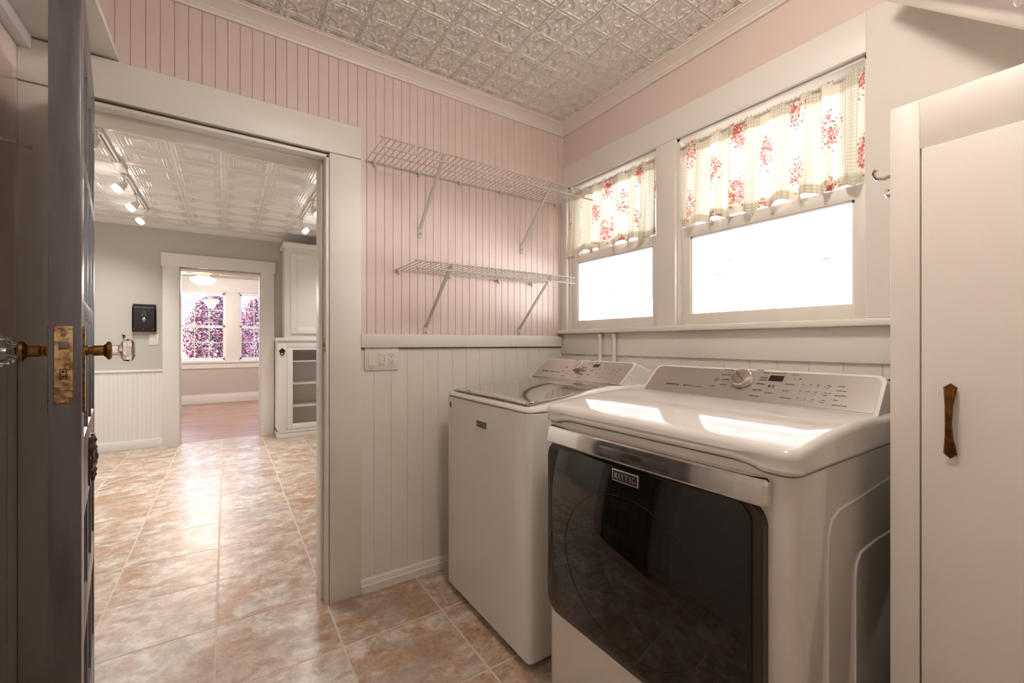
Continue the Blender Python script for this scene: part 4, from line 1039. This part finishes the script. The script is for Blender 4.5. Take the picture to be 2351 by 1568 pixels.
MB().prism([(-.962, 1.285), (-.94, 1.288), (-.936, 1.276), (-.945, 1.262), (-.944, 1.25), (-.952, 1.25), (-.953, 1.264)], 'y', YK - .01, YK - .001).build('hook_plate', 'bronze', kh)
MB().tube([(-.958, YK - .005, 1.287), (-.961, YK - .012, 1.298)], .003, 6).join(MB().tube([(-.948, YK - .008, 1.258), (-.948, YK - .02, 1.25), (-.948, YK - .024, 1.26)], .0035, 6)).build('prong', 'bronze', kh)
ks = thing('light_switch', 'single white rocker switch plate beside the far door casing', 'light switch', (-.69, YK, 1.175))
MB().box(-.732, -.65, YK - .007, YK - .0005, 1.176, 1.30, .002).build('plate', 'kit_white', ks)
MB().box(-.708, -.674, YK - .010, YK - .006, 1.203, 1.272, .001).build('rocker', 'kit_white', ks)

# ================================================================== FAR ROOM
cf = thing('ceiling_fan', 'ceiling fan with a cluster of glowing glass shades in the far room', 'ceiling fan', (-.30, 8.4, ZC))
fx, fy, fz = -.30, 8.4, 2.33
MB().lathe([(.012, 0), (.012, .24)], (fx, fy, fz + .02), (0, 0, 1), 12).build('down_rod', 'fan_brass', cf)
MB().lathe([(.02, -.09), (.05, -.085), (.06, -.06), (.05, -.045), (.10, -.03), (.11, .0), (.10, .03), (.03, .04)], (fx, fy, fz), (0, 0, 1), 28).build('motor', 'fan_brass', cf)
for q in range(5):
    a = math.radians(14 + 72 * q); ca, sa = math.cos(a), math.sin(a)
    R_ = Matrix.Translation((fx, fy, fz - .02)) @ Matrix.Rotation(a, 4, 'Z') @ Matrix.Rotation(math.radians(12), 4, 'X')
    b_ = MB().prism([(.22, -.055), (.64, -.07), (.67, -.05), (.67, .05), (.64, .07), (.22, .055)], 'z', -.004, .004).xf(R_).build('blade', 'fan_blade', cf)
    MB().prism([(.08, -.012), (.2, -.03), (.26, -.03), (.26, .03), (.2, .03), (.08, .012)], 'z', -.012, -.004).xf(R_).build('blade_arm', 'fan_brass', b_)
for q in range(4):
    a = math.radians(20 + 90 * q); d = Vector((math.cos(a) * .72, math.sin(a) * .72, -.7)).normalized(); p = Vector((fx, fy, fz - .075)) + Vector((math.cos(a), math.sin(a), 0)) * .05
    MB().lathe([(.02, 0), (.026, .02), (.045, .06), (.062, .10), (.068, .118), (.05, .10)], p, d, 20).build('glass_shade', 'fan_emit', cf)
fl_ = bpy.data.lights.new('fan_light', 'POINT'); fl_.energy = 14; fl_.color = (1, .96, .91); fl_.shadow_soft_size = .1
fo_ = bpy.data.objects.new('fan_light', fl_); COL.objects.link(fo_); fo_.location = (fx, fy, fz - .2)

# ================================================================== OUTSIDE
gd = MB().box(-30, 40, -30, 45, -.5, -.3).build('ground', 'concrete'); tag(gd, 'pale sunlit paving outside the windows', 'ground', kind='structure')
# patio cover seen through the laundry windows
pc_ = thing('patio_cover', 'white wooden patio cover with rafters outside the laundry windows', 'patio cover', (3.5, 2.5, -.3))
zr = lambda x: 2.04 + (5.0 - x) * .06
RH = .15
MB().prism([(1.95, zr(1.95) + RH), (5.5, zr(5.5) + RH), (5.5, zr(5.5) + RH + .02), (1.95, zr(1.95) + RH + .02)], 'y', -2.5, 9.5).build('roof_boards', 'outside_white', pc_)
yr = [2.93 + .56 * k for k in range(-9, 12)]
for y_ in yr:
    MB().prism([(1.95, zr(1.95)), (5.03, zr(5.03)), (5.03, zr(5.03) + RH), (1.95, zr(1.95) + RH)], 'y', y_ - .045, y_ + .045).build('rafter', 'outside_white', pc_)
for y_ in yr[:-1]:
    MB().box(5.0, 5.03, y_ + .045, y_ + .515, zr(5) - .0, zr(5) + RH - .002).build('blocking', 'outside_white', pc_)
MB().box(4.97, 5.1, -2.5, 9.5, 1.82, zr(5.1) - .003, .004).build('edge_beam', 'outside_white', pc_)
MB().box(3.26, 3.36, -2.5, 9.5, 1.99, zr(3.36) - .003, .004).build('middle_beam', 'outside_white', pc_)
for y_ in (-2.3, 4.6, 9.2): MB().box(4.98, 5.09, y_, y_ + .1, -.3, 1.83).build('post', 'outside_white', pc_)
# neighbouring white house
nh = thing('neighbour_house', 'sunlit white neighbouring house beyond the patio cover', 'house', (9.5, 4, -.3))
nw = MB().box(9, 9.2, -6, 16, -.3, 3.2).build('wall', 'outside_white', nh)
for a, b in ((2.35, 3.2), (8.25, 9.0)):
    f_ = MB().box(8.96, 9.01, a - .06, b + .06, 1.15, 2.06).build('window', 'outside_white', nh)
    MB().box(8.95, 8.97, a, b, 1.2, 2.0).build('pane', 'blind', f_)
    for k in range(1, 4): MB().box(8.94, 8.955, a + (b - a) * k / 4 - .012, a + (b - a) * k / 4 + .012, 1.2, 2.0).build('muntin', 'outside_white', f_)
    MB().box(8.94, 8.955, a, b, 1.58, 1.62).build('muntin', 'outside_white', f_)
# plum-leaved shrubs outside the far windows
def shrub(name, label, cx_, cy_, rx, ry, h, n, seed):
    rnd = random.Random(seed)
    t = thing(name, label, 'shrub', (cx_, cy_, -.3), 'plum shrubs outside')
    mb = MB()
    for _ in range(n):
        u = rnd.uniform(-1, 1); a = rnd.uniform(0, 2 * PI); r = rnd.uniform(.5, 1.04) * math.sqrt(max(0.05, 1 - abs(u) ** 3))
        lump = 1 + .13 * math.sin(3 * a + seed) + .1 * math.sin(7 * u + 2 * a)
        p = Vector((cx_ + rx * r * lump * math.cos(a), cy_ + ry * r * lump * math.sin(a), -.25 + h * (u + 1) / 2))
        d = Vector((rnd.gauss(0, 1), rnd.gauss(0, 1), rnd.gauss(.3, .8))).normalized(); e = d.orthogonal().normalized(); L_ = rnd.uniform(.035, .06); w_ = L_ * .42
        mb.add([p, p + d * L_ * .5 + e * w_, p + d * L_, p + d * L_ * .5 - e * w_], [(0, 1, 2, 3)])
    fo = mb.build('foliage', 'plum_leaf', t, kind='stuff')
    st = MB()
    for q in range(5):
        a = 2 * PI * q / 5; st.tube([(cx_, cy_, -.3), (cx_ + rx * .25 * math.cos(a), cy_ + ry * .25 * math.sin(a), .4), (cx_ + rx * .5 * math.cos(a), cy_ + ry * .5 * math.sin(a), h * .6)], [.03, .02, .01], 6)
    st.build('stems', 'bark', t)
shrub('plum_shrub', 'tall plum-leaved shrub centred in the gridded far window', -.2, 12.55, .68, .42, 2.55, 24000, 1)
shrub('plum_shrub', 'plum-leaved shrub behind the window next to the door casing', 1.0, 13.75, .85, .42, 2.75, 26000, 2)
pp = thing('porch_post', 'white porch post with red bands outside the far window', 'post', (-.92, 12.0, -.3))
MB().box(-1.04, -.80, 11.7, 11.9, -.3, 3.0, .01).build('shaft', 'outside_white', pp)
for z in (.72, 1.98): MB().box(-1.06, -.78, 11.68, 11.92, z, z + .11, .008).build('band', 'post_red', pp)
rh = thing('far_house', 'low house with a grey shingle roof behind the plum shrubs', 'house', (0, 19, -.3))
MB().box(-9, 9, 18, 22, -.3, 2.1).build('wall', 'outside_white', rh)
rf = MB().prism([(17.5, 2.05), (20, 3.3), (22.5, 2.05), (22.5, 1.95), (17.5, 1.95)], 'x', -9.5, 9.5).build('roof', 'roof_grey', rh)
for k in range(10): MB().box(-9.5, 9.5, 17.5 + .25 * k, 17.5 + .25 * (k + 1) + .02, 2.055 + .125 * k, 2.075 + .125 * k).build('shingle_course', 'roof_grey', rf)
